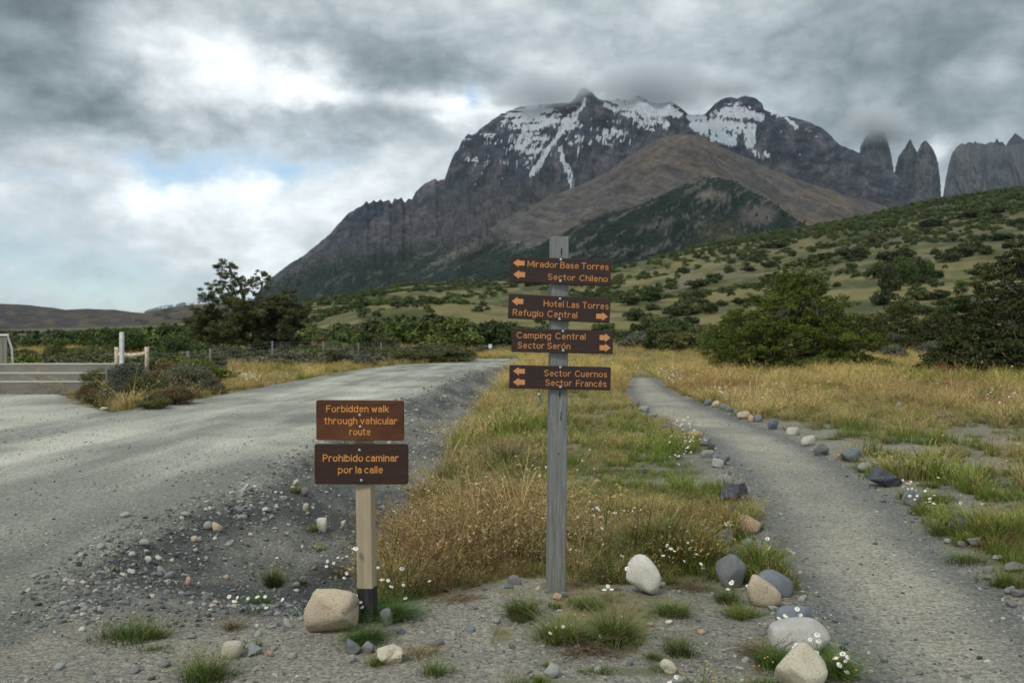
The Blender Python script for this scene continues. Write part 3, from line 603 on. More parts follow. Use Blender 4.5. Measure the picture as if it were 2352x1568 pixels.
# ------------------------------------------------------------------ signposts
def arc(cx, cy, rx, ry, a0, a1, n=None):
    n = n or max(4, int(abs(a1-a0)/22)); a = np.radians(np.linspace(a0, a1, n+1)); return [(cx+rx*math.cos(x), cy+ry*math.sin(x)) for x in a]
o_ = arc(.27, .35, .27, .35, 90, 450); acc = [(.24, .86), (.38, 1.02)]; eS = [[(.02, .36), (.5, .36)]+arc(.27, .35, .25, .35, 0, 310)[1:]]
GL = {
 'M': (.78, [[(0,0),(0,1)],[(0,1),(.39,.22)],[(.39,.22),(.78,1)],[(.78,1),(.78,0)]]),
 'B': (.58, [[(0,0),(0,1)],[(0,1),(.3,1)]+arc(.3,.76,.24,.24,90,-90)+[(0,.52)],[(.3,.52)]+arc(.31,.26,.27,.26,90,-90)+[(0,0)]]),
 'T': (.62, [[(0,1),(.62,1)],[(.31,1),(.31,0)]]), 'S': (.6, [arc(.3,.745,.27,.255,30,270)[:-1]+arc(.3,.245,.29,.245,90,-150)]),
 'C': (.68, [arc(.38,.5,.38,.5,48,312)]), 'H': (.64, [[(0,0),(0,1)],[(.64,0),(.64,1)],[(0,.52),(.64,.52)]]), 'L': (.5, [[(0,1),(0,0),(.5,0)]]),
 'R': (.56, [[(0,0),(0,1)],[(0,1),(.28,1)]+arc(.28,.75,.26,.25,90,-90)+[(0,.5)],[(.28,.5),(.56,0)]]), 'F': (.52, [[(0,0),(0,1),(.52,1)],[(0,.52),(.42,.52)]]),
 'P': (.56, [[(0,0),(0,1)],[(0,1),(.28,1)]+arc(.28,.74,.27,.26,90,-90)+[(0,.48)]]),
 'i': (.0, [[(0,0),(0,.7)],[(0,.93),(0,.96)]]), 'l': (.0, [[(0,0),(0,1)]]), 'r': (.34, [[(0,0),(0,.7)],arc(.24,.42,.24,.28,180,65)]),
 'a': (.45, [arc(.235,.48,.21,.22,150,0)+[(.445,0)],[(.445,.41),(.22,.41)]+arc(.22,.205,.21,.205,90,270)+[(.32,.02),(.445,.14)]]),
 'd': (.52, [arc(.26,.35,.26,.35,0,360),[(.52,0),(.52,1)]]), 'b': (.52, [[(0,0),(0,1)],arc(.26,.35,.26,.35,180,540)]), 'o': (.54, [o_]), 'ó': (.54, [o_, acc]),
 's': (.42, [arc(.21,.525,.185,.175,35,270)[:-1]+arc(.21,.175,.2,.175,90,-145)]), 'e': (.52, eS), 'é': (.52, eS+[acc]), 'c': (.46, [arc(.27,.35,.27,.35,50,310)]),
 't': (.34, [[(.14,.95)]+arc(.28,.14,.14,.14,180,285),[(0,.7),(.32,.7)]]), 'h': (.46, [[(0,0),(0,1)],arc(.23,.45,.23,.25,180,0)+[(.46,0)]]),
 'n': (.46, [[(0,0),(0,.7)],arc(.23,.45,.23,.25,180,0)+[(.46,0)]]), 'm': (.78, [[(0,0),(0,.7)],arc(.195,.48,.195,.22,180,0)+[(.39,0)],arc(.585,.48,.195,.22,180,0)+[(.78,0)]]),
 'u': (.46, [[(0,.7)]+arc(.23,.24,.23,.24,180,360),[(.46,.7),(.46,0)]]), 'p': (.52, [[(0,-.3),(0,.7)],arc(.26,.35,.26,.35,180,540)]),
 'g': (.52, [arc(.26,.35,.26,.35,0,360),[(.52,.7)]+arc(.27,-.06,.25,.24,0,-145)]), 'f': (.3, [arc(.29,.83,.17,.17,70,180)+[(.12,0)],[(0,.68),(.3,.68)]]),
 'k': (.44, [[(0,0),(0,1)],[(.42,.7),(0,.26)],[(.15,.4),(.44,0)]]), 'v': (.48, [[(0,.7),(.24,0)],[(.24,0),(.48,.7)]]),
 'w': (.72, [[(0,.7),(.18,0)],[(.18,0),(.36,.66)],[(.36,.66),(.54,0)],[(.54,0),(.72,.7)]])}
def layout(txt, gap=.25, sp=.62):
    x = 0; out = []
    for ch in txt:
        if ch == ' ': x += sp-gap; continue
        wd, st = GL[ch]; out += [[(a+x, b) for a, b in s] for s in st]; x += wd+gap
    return out, x-gap
def lettering(txt, x0, x1, base, cap, wdt, y, mat_, parent, sp=.62):
    """routed and painted letters, standing a hair proud of the board; x, base and cap in metres on the board"""
    st, tw = layout(txt, sp=sp); kx = (x1-x0)/tw; g = G(); h = 0
    for s in st:
        P = A(*s)*A(kx, cap)+A(x0, base); h = (h+1) % 7; top = -.0012-.00012*h
        d = np.gradient(P, axis=0); d /= np.linalg.norm(d, axis=1)[:, None]+1e-12
        P = np.concatenate([P[:1]-d[:1]*wdt*.45, P, P[-1:]+d[-1:]*wdt*.45]); d = np.concatenate([d[:1], d, d[-1:]]); n = np.stack([-d[:, 1], d[:, 0]], 1)
        w_ = np.full(len(P), wdt/2); w_[0] = w_[-1] = wdt*.22; w_ = w_*(1+.10*(rng.random(len(P))-.5))
        rows = []
        for kx_, dy in ((-1, .003), (-.75, top), (.75, top), (1, .003)):
            Q = P+n*(w_*kx_)[:, None]; rows.append(np.stack([Q[:, 0], np.full(len(Q), y+dy), Q[:, 1]], 1))
        V = np.stack(rows, 1).reshape(-1, 3); i = np.arange(len(P)-1)[:, None]*4; j = np.arange(3)[None]
        g.add(V, np.stack([i+j, i+j+1, i+j+5, i+j+4], -1).reshape(-1, 4), [])
    o = g.build('lettering', mat_, parent, False); o['kind'] = 'stuff'; return o
def board(name, w_, h_, t_, r, mat_, parent, seed=0):
    def ring(w2, h2, r2, y):
        pts = []
        for cx_, cz_, a0 in ((1, 1, 0), (-1, 1, 90), (-1, -1, 180), (1, -1, 270)):
            for k in range(5):
                a = R(a0+k*22.5); pts.append((cx_*(w2-r2)+r2*math.cos(a), y, cz_*(h2-r2)+r2*math.sin(a)))
            # a few points along the edge so that it is not dead straight
        return pts
    b = .0025; rr = [ring(w_/2-b, h_/2-b, max(r-b, .001), -t_/2), ring(w_/2, h_/2, r, -t_/2+b), ring(w_/2, h_/2, r, t_/2-b), ring(w_/2-b, h_/2-b, max(r-b, .001), t_/2)]
    V = np.array(rr).reshape(-1, 3); Q = [[k*20+i, (k+1)*20+i, (k+1)*20+(i+1) % 20, k*20+(i+1) % 20] for k in range(3) for i in range(20)]
    V[:, 0] += .0012*np.sin(V[:, 2]*60+seed); V[:, 2] += .0012*np.sin(V[:, 0]*23+seed)
    caps = np.array([list(range(20)), list(range(60, 80))[::-1]])
    return mk(name, V, [np.array(Q), caps], mat_, parent, False)
def screw(x, z, y, parent, r=.0075):
    g = G(); n = 12; V = [(x, y-.0045, z)]; T = []; Q = []
    for k, (rr, dy) in enumerate(((.5, -.0042), (.85, -.003), (1, 0), (1.0, .002))):
        V += [(x+r*rr*math.cos(i*2*math.pi/n), y+dy, z+r*rr*math.sin(i*2*math.pi/n)) for i in range(n)]
    T = [[0, 1+i, 1+(i+1) % n] for i in range(n)]; Q = [[1+k*n+i, 1+(k+1)*n+i, 1+(k+1)*n+(i+1) % n, 1+k*n+(i+1) % n] for k in range(3) for i in range(n)]
    g.add(V, Q, T); o = g.build('screw', M_zinc, parent)
    s = G(); a = rng.random()*3
    for q in (0, math.pi/2): s.box((x, y-.0047, z), (r*1.0, .0016, r*.16), Matrix.Rotation(a+q, 3, 'Y'))
    s.build('screw_slot', M_slot, o, False)['kind'] = 'stuff'
def arrow(x0, x1, z, hh, right, y, parent):
    L_ = x1-x0; hd = L_*.50; sh = hh*.58
    P = [(0, 0), (hd, hh/2), (hd, sh/2), (L_, sh/2), (L_, -sh/2), (hd, -sh/2), (hd, -hh/2)]
    P = [((x1-a) if right else (x0+a), z+b) for a, b in P]
    if not right: P = P[::-1]
    n = len(P); V = [(a, y-.0018, b) for a, b in P]+[(a, y+.003, b) for a, b in P]
    Q = [[i, i+n, (i+1) % n+n, (i+1) % n] for i in range(n)]
    return mk('arrow', V, [np.array([list(range(n))[::-1]]), np.array(Q)], M_arrow, parent, False)
M_zinc, t, b = mat('zinc', .38, .5); b.inputs['Base Color'].default_value = (.50, .60, .62, 1); b.inputs['Metallic'].default_value = .35
M_slot, t, b = mat('screw_recess', .8); b.inputs['Base Color'].default_value = (.10, .12, .13, 1)
def paint(name, c0, c1):
    m, t, b = mat(name, .6, .3); t.l.new(t.mix(t.ramp(t.noise(t.scl(objc(t), (30, 30, 90)), 3, 6, .75), .56, .66, 0, .75), t.mix(t.ramp(t.noise(t.scl(objc(t), (8, 8, 40)), 6, 5, .7), .35, .65), c0, c1), (.13, .06, .035)), b.inputs['Base Color']); return m
M_arrow = paint('orange_paint', (.50, .21, .075), (.60, .28, .115)); M_let = paint('orange_lettering', (.44, .185, .06), (.60, .27, .10)); M_let2 = paint('bright_orange_lettering', (.50, .20, .045), (.68, .29, .07))
M_bdark = wood('dark_stained_board', (.026, .016, .014), (.052, .030, .025), 'x', 2.2, .62, (.048, .024, .019))
M_bmid = wood('brown_stained_board', (.030, .016, .011), (.062, .030, .018), 'x', 2.0, .5, (.034, .018, .013))
M_bred = wood('reddish_stained_board', (.040, .016, .009), (.115, .039, .017), 'x', 1.1, .5, (.145, .050, .019))
M_grey = wood('weathered_grey_wood', (.126, .128, .120), (.318, .322, .300), 'z', 1.3, .85, (.172, .176, .166), 1.2)
M_pale = wood('pale_new_wood', (.33, .265, .175), (.46, .385, .27), 'z', .8, .75, (.30, .24, .16), .6)
M_tar, t, b = mat('tarred_wood', .6, .35); t.l.new(t.mix(t.ramp(t.noise(t.scl(objc(t), (20, 20, 2)), 3, 5, .6), .4, .65), (.012, .011, .013), (.05, .045, .045)), b.inputs['Base Color'])
M_crack, t, b = mat('dark_crack', .9); b.inputs['Base Color'].default_value = (.02, .02, .02, 1)

def at_depth(u, v, y): return A((u-CX)/F*y, y, H-(v-CY)/F*y)
def post_mesh(name, w_, d_, z0, z1, mt, parent, n=22, bev=.005, wob=.0016, seed=0):
    prof = []
    for sx_, sy_ in ((1, 1), (-1, 1), (-1, -1), (1, -1)):
        a, b_ = (sx_*(w_/2), sy_*(d_/2-bev)), (sx_*(w_/2-bev), sy_*(d_/2))
        prof += [a, b_] if sx_*sy_ > 0 else [b_, a]
    # extra points on each face for uneven wood
    pr = []
    for i in range(8):
        p0, p1 = A(*prof[i]), A(*prof[(i+1) % 8]); pr.append(p0)
        if np.hypot(*(p1-p0)) > .03:
            for f_ in (.25, .5, .75): pr.append(p0*(1-f_)+p1*f_)
    pr = np.array(pr); k = len(pr); zs = np.concatenate([[z0], np.linspace(z0+.01, z1-.004, n), [z1]]); V = []
    for j, z_ in enumerate(zs):
        s_ = 1 if j < len(zs)-1 else (1-2*.004/w_)
        q = pr*s_; nn = (vn(pr[:, 0]*90+seed, pr[:, 1]*90+z_*5, 3+seed)-.5)*wob*2
        q = q*(1+nn[:, None]/(w_/2)); V.append(np.stack([q[:, 0], q[:, 1], np.full(k, z_)], 1))
    V = np.concatenate(V); m = len(zs); i = np.arange(m-1)[:, None]*k; j = np.arange(k)[None]; j2 = (j+1) % k
    Q = np.stack([i+j, i+j2, i+k+j2, i+k+j], -1).reshape(-1, 4)
    V = np.concatenate([V, [[0, 0, z1]]]); T = np.array([[(m-1)*k+a, (m-1)*k+(a+1) % k, m*k] for a in range(k)])
    return mk(name, V, [Q, T], mt, parent, False)

YP = 5.2
zb = ter(A(.25), A(YP))[()]; base_ = at_depth(1276.5, 1360, YP); top_ = at_depth(1284.5, 545, YP)
sp = empty('signpost', (base_[0], YP, base_[2]), 'tall weathered grey post carrying four dark brown direction boards with orange arrows', 'signpost')
ht = top_[2]-base_[2]; lean = math.atan2(top_[0]-base_[0], ht)
po = post_mesh('post', .098, .098, -.12, ht, M_grey, sp, 30, .006, .0022, 4); po.rotation_euler = (0, lean, R(7))
g = G()
for z_, x_, L_, w__ in ((ht-.083, .0055, .034, .006), (.925+.09, .012, .045, .005), (1.135, .004, .028, .006), (.80, .0, .008, .006), (ht-.75, .01, .018, .004)):
    g.box((x_, -.0492, z_), (w__, .002, L_), Matrix.Rotation(.08, 3, 'Y')); g.box((x_+.001, -.0495, z_-L_*.5), (w__*.5, .002, L_*.7), Matrix.Rotation(.02, 3, 'Y'))
o = g.build('knot_crack', M_crack, po, False); o['kind'] = 'stuff'
def c3(x, y, Y): return at_depth((1200+x/3.5625)/1.08844, (560+y/3.5625)/1.08844, Y)
BY = YP-.049-.0135
def sign(corners, arrows, texts, screws, Y, t_, conv, r, mboard, mlet, stroke, parent, label, name='direction_board'):
    TL, TR, BR, BL = [conv(*p, Y-t_/2) for p in corners]
    c = (TL+TR+BR+BL)/4; w_ = (np.linalg.norm(TR-TL)+np.linalg.norm(BR-BL))/2; h_ = (np.linalg.norm(TL-BL)+np.linalg.norm(TR-BR))/2
    ang = math.atan2(TR[2]-TL[2], TR[0]-TL[0])*.5+math.atan2(BR[2]-BL[2], BR[0]-BL[0])*.5
    o = board(name, w_, h_, t_, r, mboard, parent, len(texts)*3+c[2]*9); o['label'] = label
    o.location = Vector((c[0], Y, c[2]))-parent.location; o.rotation_euler = (0, -ang, 0)
    ca, sa = math.cos(ang), math.sin(ang)
    def loc(x, y):
        p = conv(x, y, Y-t_/2)-c; return p[0]*ca+p[2]*sa, -p[0]*sa+p[2]*ca
    def sz(px): return np.linalg.norm(conv(px, 0, Y)-conv(0, 0, Y))
    for x0, x1, y, hh, rt in arrows:
        a_, z_ = loc(x0, y); b_, _ = loc(x1, y); arrow(a_, b_, z_, sz(hh), rt, -t_/2, o)
    for txt, x0, y0, x1, y1, cap, *rest in texts:
        a_, z0_ = loc(x0, y0); b_, z1_ = loc(x1, y1); l_ = lettering(txt, a_+stroke/2, b_-stroke/2, (z0_+z1_)/2, sz(cap)*.95, stroke, -t_/2, mlet, o, *(rest or []))
        l_.rotation_euler = (0, 0, 0)
    for x, y in screws:
        a_, z_ = loc(x, y); screw(a_, z_, -t_/2, o, .0072)
    return o
sign([(272,283),(1168,323),(1162,549),(262,515)], [(293,398,345,74,0),(297,402,447,80,0)], [('Mirador Base Torres',422,377,1146,408,52,.5),('Sector Chileno',602,491,1138,515,50,.75)], [(720,317),(716,509)], BY, .027, c3, .003, M_bdark, M_let, .0058, sp, 'top board reading Mirador Base Torres and Sector Chileno, both arrows left')
sign([(258,620),(1163,668),(1158,881),(248,843)], [(283,386,685,80,0),(1035,1140,820,76,1)], [('Hotel Las Torres',565,731,1146,756,52,.6),('Refugio Central',290,808,866,838,54,.7)], [(713,665),(708,846)], BY, .027, c3, .003, M_bdark, M_let, .0058, sp, 'second board reading Hotel Las Torres and Refugio Central, arrows left and right')
sign([(285,928),(1187,953),(1183,1158),(280,1140)], [(1065,1163,1010,78,1),(1065,1163,1100,76,1)], [('Camping Central',325,1017,940,1022,52,.75),('Sector Serón',333,1103,805,1112,52,.55)], [(739,953),(740,1127)], BY, .027, c3, .003, M_bdark, M_let, .0058, sp, 'third board reading Camping Central and Sector Serón, both arrows right')
sign([(262,1250),(1163,1275),(1163,1477),(257,1463)], [(293,400,1308,74,0),(293,400,1405,78,0)], [('Sector Cuernos',570,1350,1133,1362,52,.75),('Sector Francés',580,1435,1128,1447,52,.75)], [(716,1276),(716,1451)], BY, .027, c3, .003, M_bdark, M_let, .0058, sp, 'lowest board reading Sector Cuernos and Sector Francés, both arrows left')

Y2P = 4.8
def c7(x, y, Y): return at_depth((750+x/6.0314)/1.08844, (970+y/6.0314)/1.08844, Y)
b2 = at_depth(844.5, 1426, Y2P); t2_ = at_depth(836, 930, Y2P)
sp2 = empty('warning_signpost', (b2[0], Y2P, b2[2]), 'short pale wooden post with two brown boards forbidding walking on the road', 'signpost')
h2 = t2_[2]-b2[2]; lean2 = math.atan2(t2_[0]-b2[0], h2); zt2 = .183
rot2 = (0, lean2, R(-9))
p_ = post_mesh('post', .082, .082, zt2, h2-.02, M_pale, sp2, 16, .003, .0007, 7); p_.rotation_euler = rot2; p_['label'] = 'pale upper post'
p_ = post_mesh('post', .0835, .0835, -.12, zt2+.001, M_tar, sp2, 10, .003, .0006, 9); p_.rotation_euler = rot2; p_['label'] = 'black tarred foot of the post'
BY2 = Y2P-.042-.012-.0005
sign([(238,183),(1572,183),(1560,790),(248,785)], [], [('Forbidden walk',392,355,1342,357,96,.55),('through vehicular',362,528,1470,545,98,.55),('route',742,700,1068,702,98)], [(900,405),(908,580)], BY2, .022, c7, .012, M_bred, M_let2, .0068, sp2, 'upper reddish board reading Forbidden walk through vehicular route', 'notice_board')
sign([(215,845),(1622,842),(1630,1450),(218,1450)], [], [('Prohibido caminar',342,1095,1490,1102,100,.5),('por la calle',570,1275,1255,1277,102,.5)], [(897,933),(925,1388)], BY2, .022, c7, .012, M_bmid, M_let2, .0070, sp2, 'lower dark board reading Prohibido caminar por la calle', 'notice_board')

# leaning reflector stake behind the tall signpost
x, y, z = hit(1252, 946); k = y/F
g = G(); o0 = empty('road_marker', (x, y, z), 'thin leaning grey roadside stake with a black and white band behind the tall signpost', 'marker post')
g = G(); g.tube([(0, 0, -.2), (-14*k, 0, 44*k)], .022, 8); g.build('stake', M_grey, o0)
g = G(); g.box((-12.3*k, -.03, 32*k), (.045, .02, 19*k), Matrix.Rotation(-.30, 3, 'Y')); g.build('reflector_band', M_slot, o0, False)
M_white, t, b = mat('white_paint', .6); t.l.new(t.mix(t.ramp(t.noise(objc(t), 8, 5), .35, .6), (.58, .60, .58), (.74, .76, .74)), b.inputs['Base Color'])
g = G(); g.box((-14.4*k, -.032, 41.5*k), (.05, .022, 3*k), Matrix.Rotation(-.30, 3, 'Y')); g.build('white_cap', M_white, o0, False)
# small white sign beside the far bend
x, y, z = hit(1126, 813); k = y/F
o0 = empty('small_sign', (x, y, z), 'tiny white blank road sign on a thin post at the far bend', 'sign')
g = G(); g.tube([(0, 0, -.3), (0, 0, 22*k)], .05, 8); g.build('post', M_grey, o0)
g = G(); g.box((0, -.08, 18*k), (8*k, .04, 9*k), None, .01); g.build('panel', M_white, o0, False)

# ------------------------------------------------------------------ wooden steps, railing posts and log rail at the left
M_step = wood('weathered_step_boards', (.15, .142, .122), (.30, .285, .245), 'x', .9, .85, (.24, .225, .19))
M_tread = wood('pale_step_treads', (.42, .41, .36), (.56, .55, .48), 'x', .6, .85)
YS = 25.6; k = YS/F; x1 = (243-CX)*k; zg = ter(A(-11.6), A(YS))[()]
o0 = empty('wooden_steps', ((120-CX)*k, YS, zg), 'three weathered grey plank steps up to a platform at the left edge', 'steps'); ox = o0.location
for i, (vt, vb, yo) in enumerate(((873-6, 902, 0.), (857-5, 868, .30), (838-5, 851, .60))):
    vb_ = (904, 879, 859)[i]; vt_ = (877, 857, 836)[i]; zt_, zb_ = H-(vt_-CY)*k*(1+yo/YS), H-(vb_-CY)*k*(1+yo/YS)
    xr = x1+(.0 if i == 2 else -.02); xl = -19.5
    g = G(); g.box(((xl+xr)/2-ox[0], yo+.02, (zt_+zb_)/2-ox[2]-.02), (xr-xl, .04, zt_-zb_), None, .004); r_ = g.build('riser_plank', M_step, o0, False)
    g = G(); g.box(((xl+xr)/2-ox[0], yo+.155, zt_-ox[2]+.0), (xr-xl+.02, .34, .045), None, .005); g.build('tread_plank', M_tread, o0, False)
g = G(); g.box(((x1-19.5)/2-ox[0], .02, .06), (x1+19.5, .05, .09), None, .004); g.build('bottom_plank', M_step, o0, False)
g = G(); g.box(((x1-19.5)/2-ox[0], 1.6, H-(838-CY)*k-ox[2]-.03), (x1+19.5, 1.6, .05), None, .004); g.build('platform_deck', M_tread, o0, False)
g = G(); g.box((x1-ox[0]+.03, .7, .38), (.05, 1.5, .72), None, .004); g.build('side_plank', M_step, o0, False)
g = G(); g.box(((251-CX)*k-ox[0]+.03, .75, 1.28-.35), (.10, .12, 1.72), None, .01); g.build('rail_post', M_white, o0, False)
g = G(); kk = (YS+.62)/F
for a in (-6, 3, 12): g = G(); g.box(((a-CX)*kk-ox[0], .62, H-(803-CY)*kk-ox[2]), (.1, .03, 68*kk), None, .004); g.build('railing_board', M_step, o0, False)
g = G(); g.box(((4-CX)*kk-ox[0], .60, H-(769-CY)*kk-ox[2]), (.42, .08, .05), None, .006); g.tube([((17-CX)*kk-ox[0], .62, H-(770-CY)*kk-ox[2]), ((21-CX)*kk-ox[0], .75, H-(800-CY)*kk-ox[2]), ((21-CX)*kk-ox[0], .8, H-(840-CY)*kk-ox[2])], .03, 6); g.build('handrail', M_white, o0, False)
M_log, t, b = mat('peeled_log', .8); t.l.new(t.mix(t.ramp(t.noise(t.scl(objc(t), (3, 3, 3)), 5, 5), .4, .6), (.38, .29, .21), (.66, .60, .50)), b.inputs['Base Color'])
YL = 27.5; k = YL/F; lx = (303-CX)*k; lz = float(ter(A(lx), A(YL))[()])
o0 = empty('log_rail', (lx, YL, lz), 'peeled pale log crossbar between two short posts beside the steps', 'log rail')
def pp(u, v): return ((u-CX)*k-lx, 0, H-(v-CY)*k-lz)
for u_, vt in ((267.5, 797), (337, 797)):
    g = G(); g.tube([(pp(u_, 850)[0], 0, -.2), pp(u_+.5, 820), pp(u_, vt)], [.07, .062, .06], 9); g.build('post', M_log, o0)
g = G(); g.tube([pp(270, 812), pp(285, 815), pp(303, 815.5), pp(320, 814), pp(335, 811)], [.055, .062, .058, .06, .05], 9); g.build('crossbar', M_log, o0)

# ------------------------------------------------------------------ wire fence along the left verge
M_wire, t, b = mat('wire', .5, .5); b.inputs['Base Color'].default_value = (.32, .33, .33, 1); b.inputs['Metallic'].default_value = .5
fp = [(337, 862, 27.5, 0), (431, 806, 34, 0), (482, 800, 40, 0), (625, 783, 0, 846), (742, 783, 0, 836), (823, 787, 0, 828), (875, 786, 0, 823), (915, 791, 100, 0), (945, 793, 118, 0)]
pts = []
for u_, vt, yd, vb in fp:
    y_ = yd or gnd(u_, vb)[1]; x_ = (u_-CX)/F*y_; z_ = float(ter(A(x_), A(y_))[()]); zt_ = H-(vt-CY)*y_/F
    pts.append((x_, y_, z_, zt_ if yd != 27.5 else z_+1.2))
f0 = empty('wire_fence', pts[3][:3], 'thin wire stock fence on weathered posts along the left side of the road', 'fence'); fx, fy_, fz = pts[3][:3]
for i, (x_, y_, z_, zt_) in enumerate(pts):
    if i == 0: continue
    g = G(); r_ = .055 if i < 6 else .07; g.tube([(x_-fx, y_-fy_, z_-fz-.3), (x_-fx+.02, y_-fy_, (z_+zt_)/2-fz), (x_-fx+.01, y_-fy_, zt_-fz)], [r_, r_*.95, r_*.85], 8); g.build('post', M_grey, f0)
for lv in (.12, .3, .48, .66, .84, .96):
    g = G(); P = []
    for (xa, ya, za, ta), (xb, yb_, zb_, tb) in zip(pts, pts[1:]):
        for q in np.linspace(0, 1, 5)[:-1]:
            P.append((xa+(xb-xa)*q-fx, ya+(yb_-ya)*q-fy_, (za+(ta-za)*lv)*(1-q)+(zb_+(tb-zb_)*lv)*q-fz-.08*q*(1-q)))
    g.tube(P, .0045, 4, False); g.build('wire', M_wire, f0)
g = G()
for (xa, ya, za, ta), (xb, yb_, zb_, tb) in zip(pts[1:], pts[2:]):
    n_ = int(math.hypot(xb-xa, yb_-ya)/.6)
    for j in range(1, n_):
        q = j/n_; x_, y_, z_, t__ = xa+(xb-xa)*q, ya+(yb_-ya)*q, za+(zb_-za)*q, ta+(tb-ta)*q
        g.tube([(x_-fx, y_-fy_, z_-fz+.1), (x_-fx, y_-fy_, z_-fz+(t__-z_)*.84)], .0035, 3, False)
o = g.build('mesh_wires', M_wire, f0); o['kind'] = 'stuff'
# lone post on the right meadow
x, y, z = hit(2044, 800); k = y/F
o0 = empty('wooden_post', (x, y, z), 'lone pale fence post standing between shrubs right of the big tree', 'post')
g = G(); g.tube([(0, 0, -.3), (.02, 0, 20*k), (0, 0, 43*k)], [.09, .085, .08], 8); g.build('shaft', M_grey, o0)
g = G(); g.tube([(0, 0, 43*k), (.02, 0, 43.6*k)], [.08, .05], 8); g.build('cut_top', M_pale, o0)

# ------------------------------------------------------------------ rocks
RK = {'white': rockmat('white_granite', (.50, .48, .42), (.64, .62, .56), (.24, .23, .21)), 'cream': rockmat('cream_granite', (.46, .43, .33), (.58, .55, .44), (.22, .20, .16)),
 'beige': rockmat('beige_granite', (.45, .37, .27), (.60, .51, .38), (.17, .13, .09)), 'grey': rockmat('grey_stone', (.14, .15, .155), (.235, .24, .24), None), 'light': rockmat('light_grey_stone', (.26, .28, .265), (.38, .40, .37), (.18, .18, .17)),
 'dark': rockmat('dark_slate', (.045, .05, .058), (.12, .13, .145), None, 1, True), 'pink': rockmat('pink_granite', (.42, .27, .19), (.60, .43, .33), (.25, .16, .12)), 'blue': rockmat('blue_grey_stone', (.13, .155, .18), (.21, .24, .265), None),
 'purple': rockmat('purple_grey_stone', (.15, .14, .15), (.25, .235, .235), None)}
def ico(n):
    import bmesh
    bm = bmesh.new(); bmesh.ops.create_icosphere(bm, subdivisions=n, radius=1); V = np.array([v.co[:] for v in bm.verts]); T = np.array([[v.index for v in f.verts] for f in bm.faces]); bm.free(); return V, T
ICO = {n: ico(n) for n in (1, 2, 3, 4)}
def rockshape(seed, lvl=3, ang=.3, flat=0):
    """unit rock: rounded when ang is small, faceted by cutting planes when large"""
    V, T = ICO[lvl]; r = np.random.default_rng(seed); V = V.copy()
    k = r.normal(size=(4, 3))*.9; ph = r.random(4)*6.28; w4 = A(.13, .11, .09, .07)*(1.35+ang)
    V = V*(1+sum(w4[i]*np.sin(V@k[i]*1.6+ph[i]) for i in range(4)))[:, None]
    V = np.sign(V)*np.abs(V)**(.86)
    for _ in range(int(7+ang*12)):
        n = r.normal(size=3); n /= np.linalg.norm(n); d = r.uniform(.48, .82)+.22*(1-ang); s = V@n; over = np.clip(s-d, 0, None)
        V = V-n[None]*(over*min(1, .72+.3*ang))[:, None]
    V = V*(1+(.05+.09*ang)*(fbm(V[:, 0]*4+seed, V[:, 1]*4-V[:, 2]*3, 3, seed+5)-.5)[:, None])
    lo, hi = V.min(0), V.max(0); V = (V-(lo+hi)/2)/((hi-lo)/2)
    return V, T
def rock(u, vb, wpx, hpx, kind, label, name='boulder', ang=.25, seed=None, rz=0., tilt=0., sink=.3, depth=.8, group=None, cat='rock', shp=None):
    x, y, z = hit(u, vb-hpx*.10); k = y/F; w_, h_ = wpx*k/2, hpx*k/2*1.2; d_ = w_*depth
    x, y, z = x, y+d_*.55, 0; z = float(ter(A(x), A(y))[()])
    seed = seed if seed is not None else int(u*7+vb)
    V, T = rockshape(seed, 4 if wpx > 90 else 3 if wpx > 22 else 2, min(1, ang+.14))
    if shp: V = shp(V)
    if tilt: c_, s_ = math.cos(tilt), math.sin(tilt); V = np.stack([V[:, 0]*c_-V[:, 2]*s_, V[:, 1], V[:, 0]*s_+V[:, 2]*c_], 1); V = V/np.abs(V).max(0)
    V = V+0; V = V*A(w_, d_, h_)+A(0, 0, h_*(1-sink))
    o = mk(name, V, T, RK[kind], None, ang < .6 or wpx < 40); o.location = (x, y, z); o.rotation_euler = (0, 0, rz)
    ROCKS.append((x, y, w_, d_)); tag(o, label, cat, group); return o
ROCKS = []
def p5(x, y, w_, h_): return ((x/2.219+1500)/1.08844, (y/2.219+900)/1.08844, w_/2.415, h_/2.415)
def p4(x, y, w_, h_): return ((x/2.735+1700)/1.08844, (y/2.735+1250)/1.08844, w_/2.977, h_/2.977)
def p3(x, y, w_, h_): return ((x/3.36+1200)/1.08844, (y/3.36+1250)/1.08844, w_/3.657, h_/3.657)
def p2(x, y, w_, h_): return ((x/3.431+650)/1.08844, (y/3.431+1250)/1.08844, w_/3.734, h_/3.734)
def p1(x, y, w_, h_): return ((x/2.218)/1.08844, (y/2.218+1000)/1.08844, w_/2.414, h_/2.414)
B, St = 'boulder', 'stone'
big = lambda V: np.stack([V[:, 0], V[:, 1], V[:, 2]*(1-.0*V[:, 0])+.22*np.clip(V[:, 0]+.2, -1, 1)*(V[:, 2] < 0)], 1)
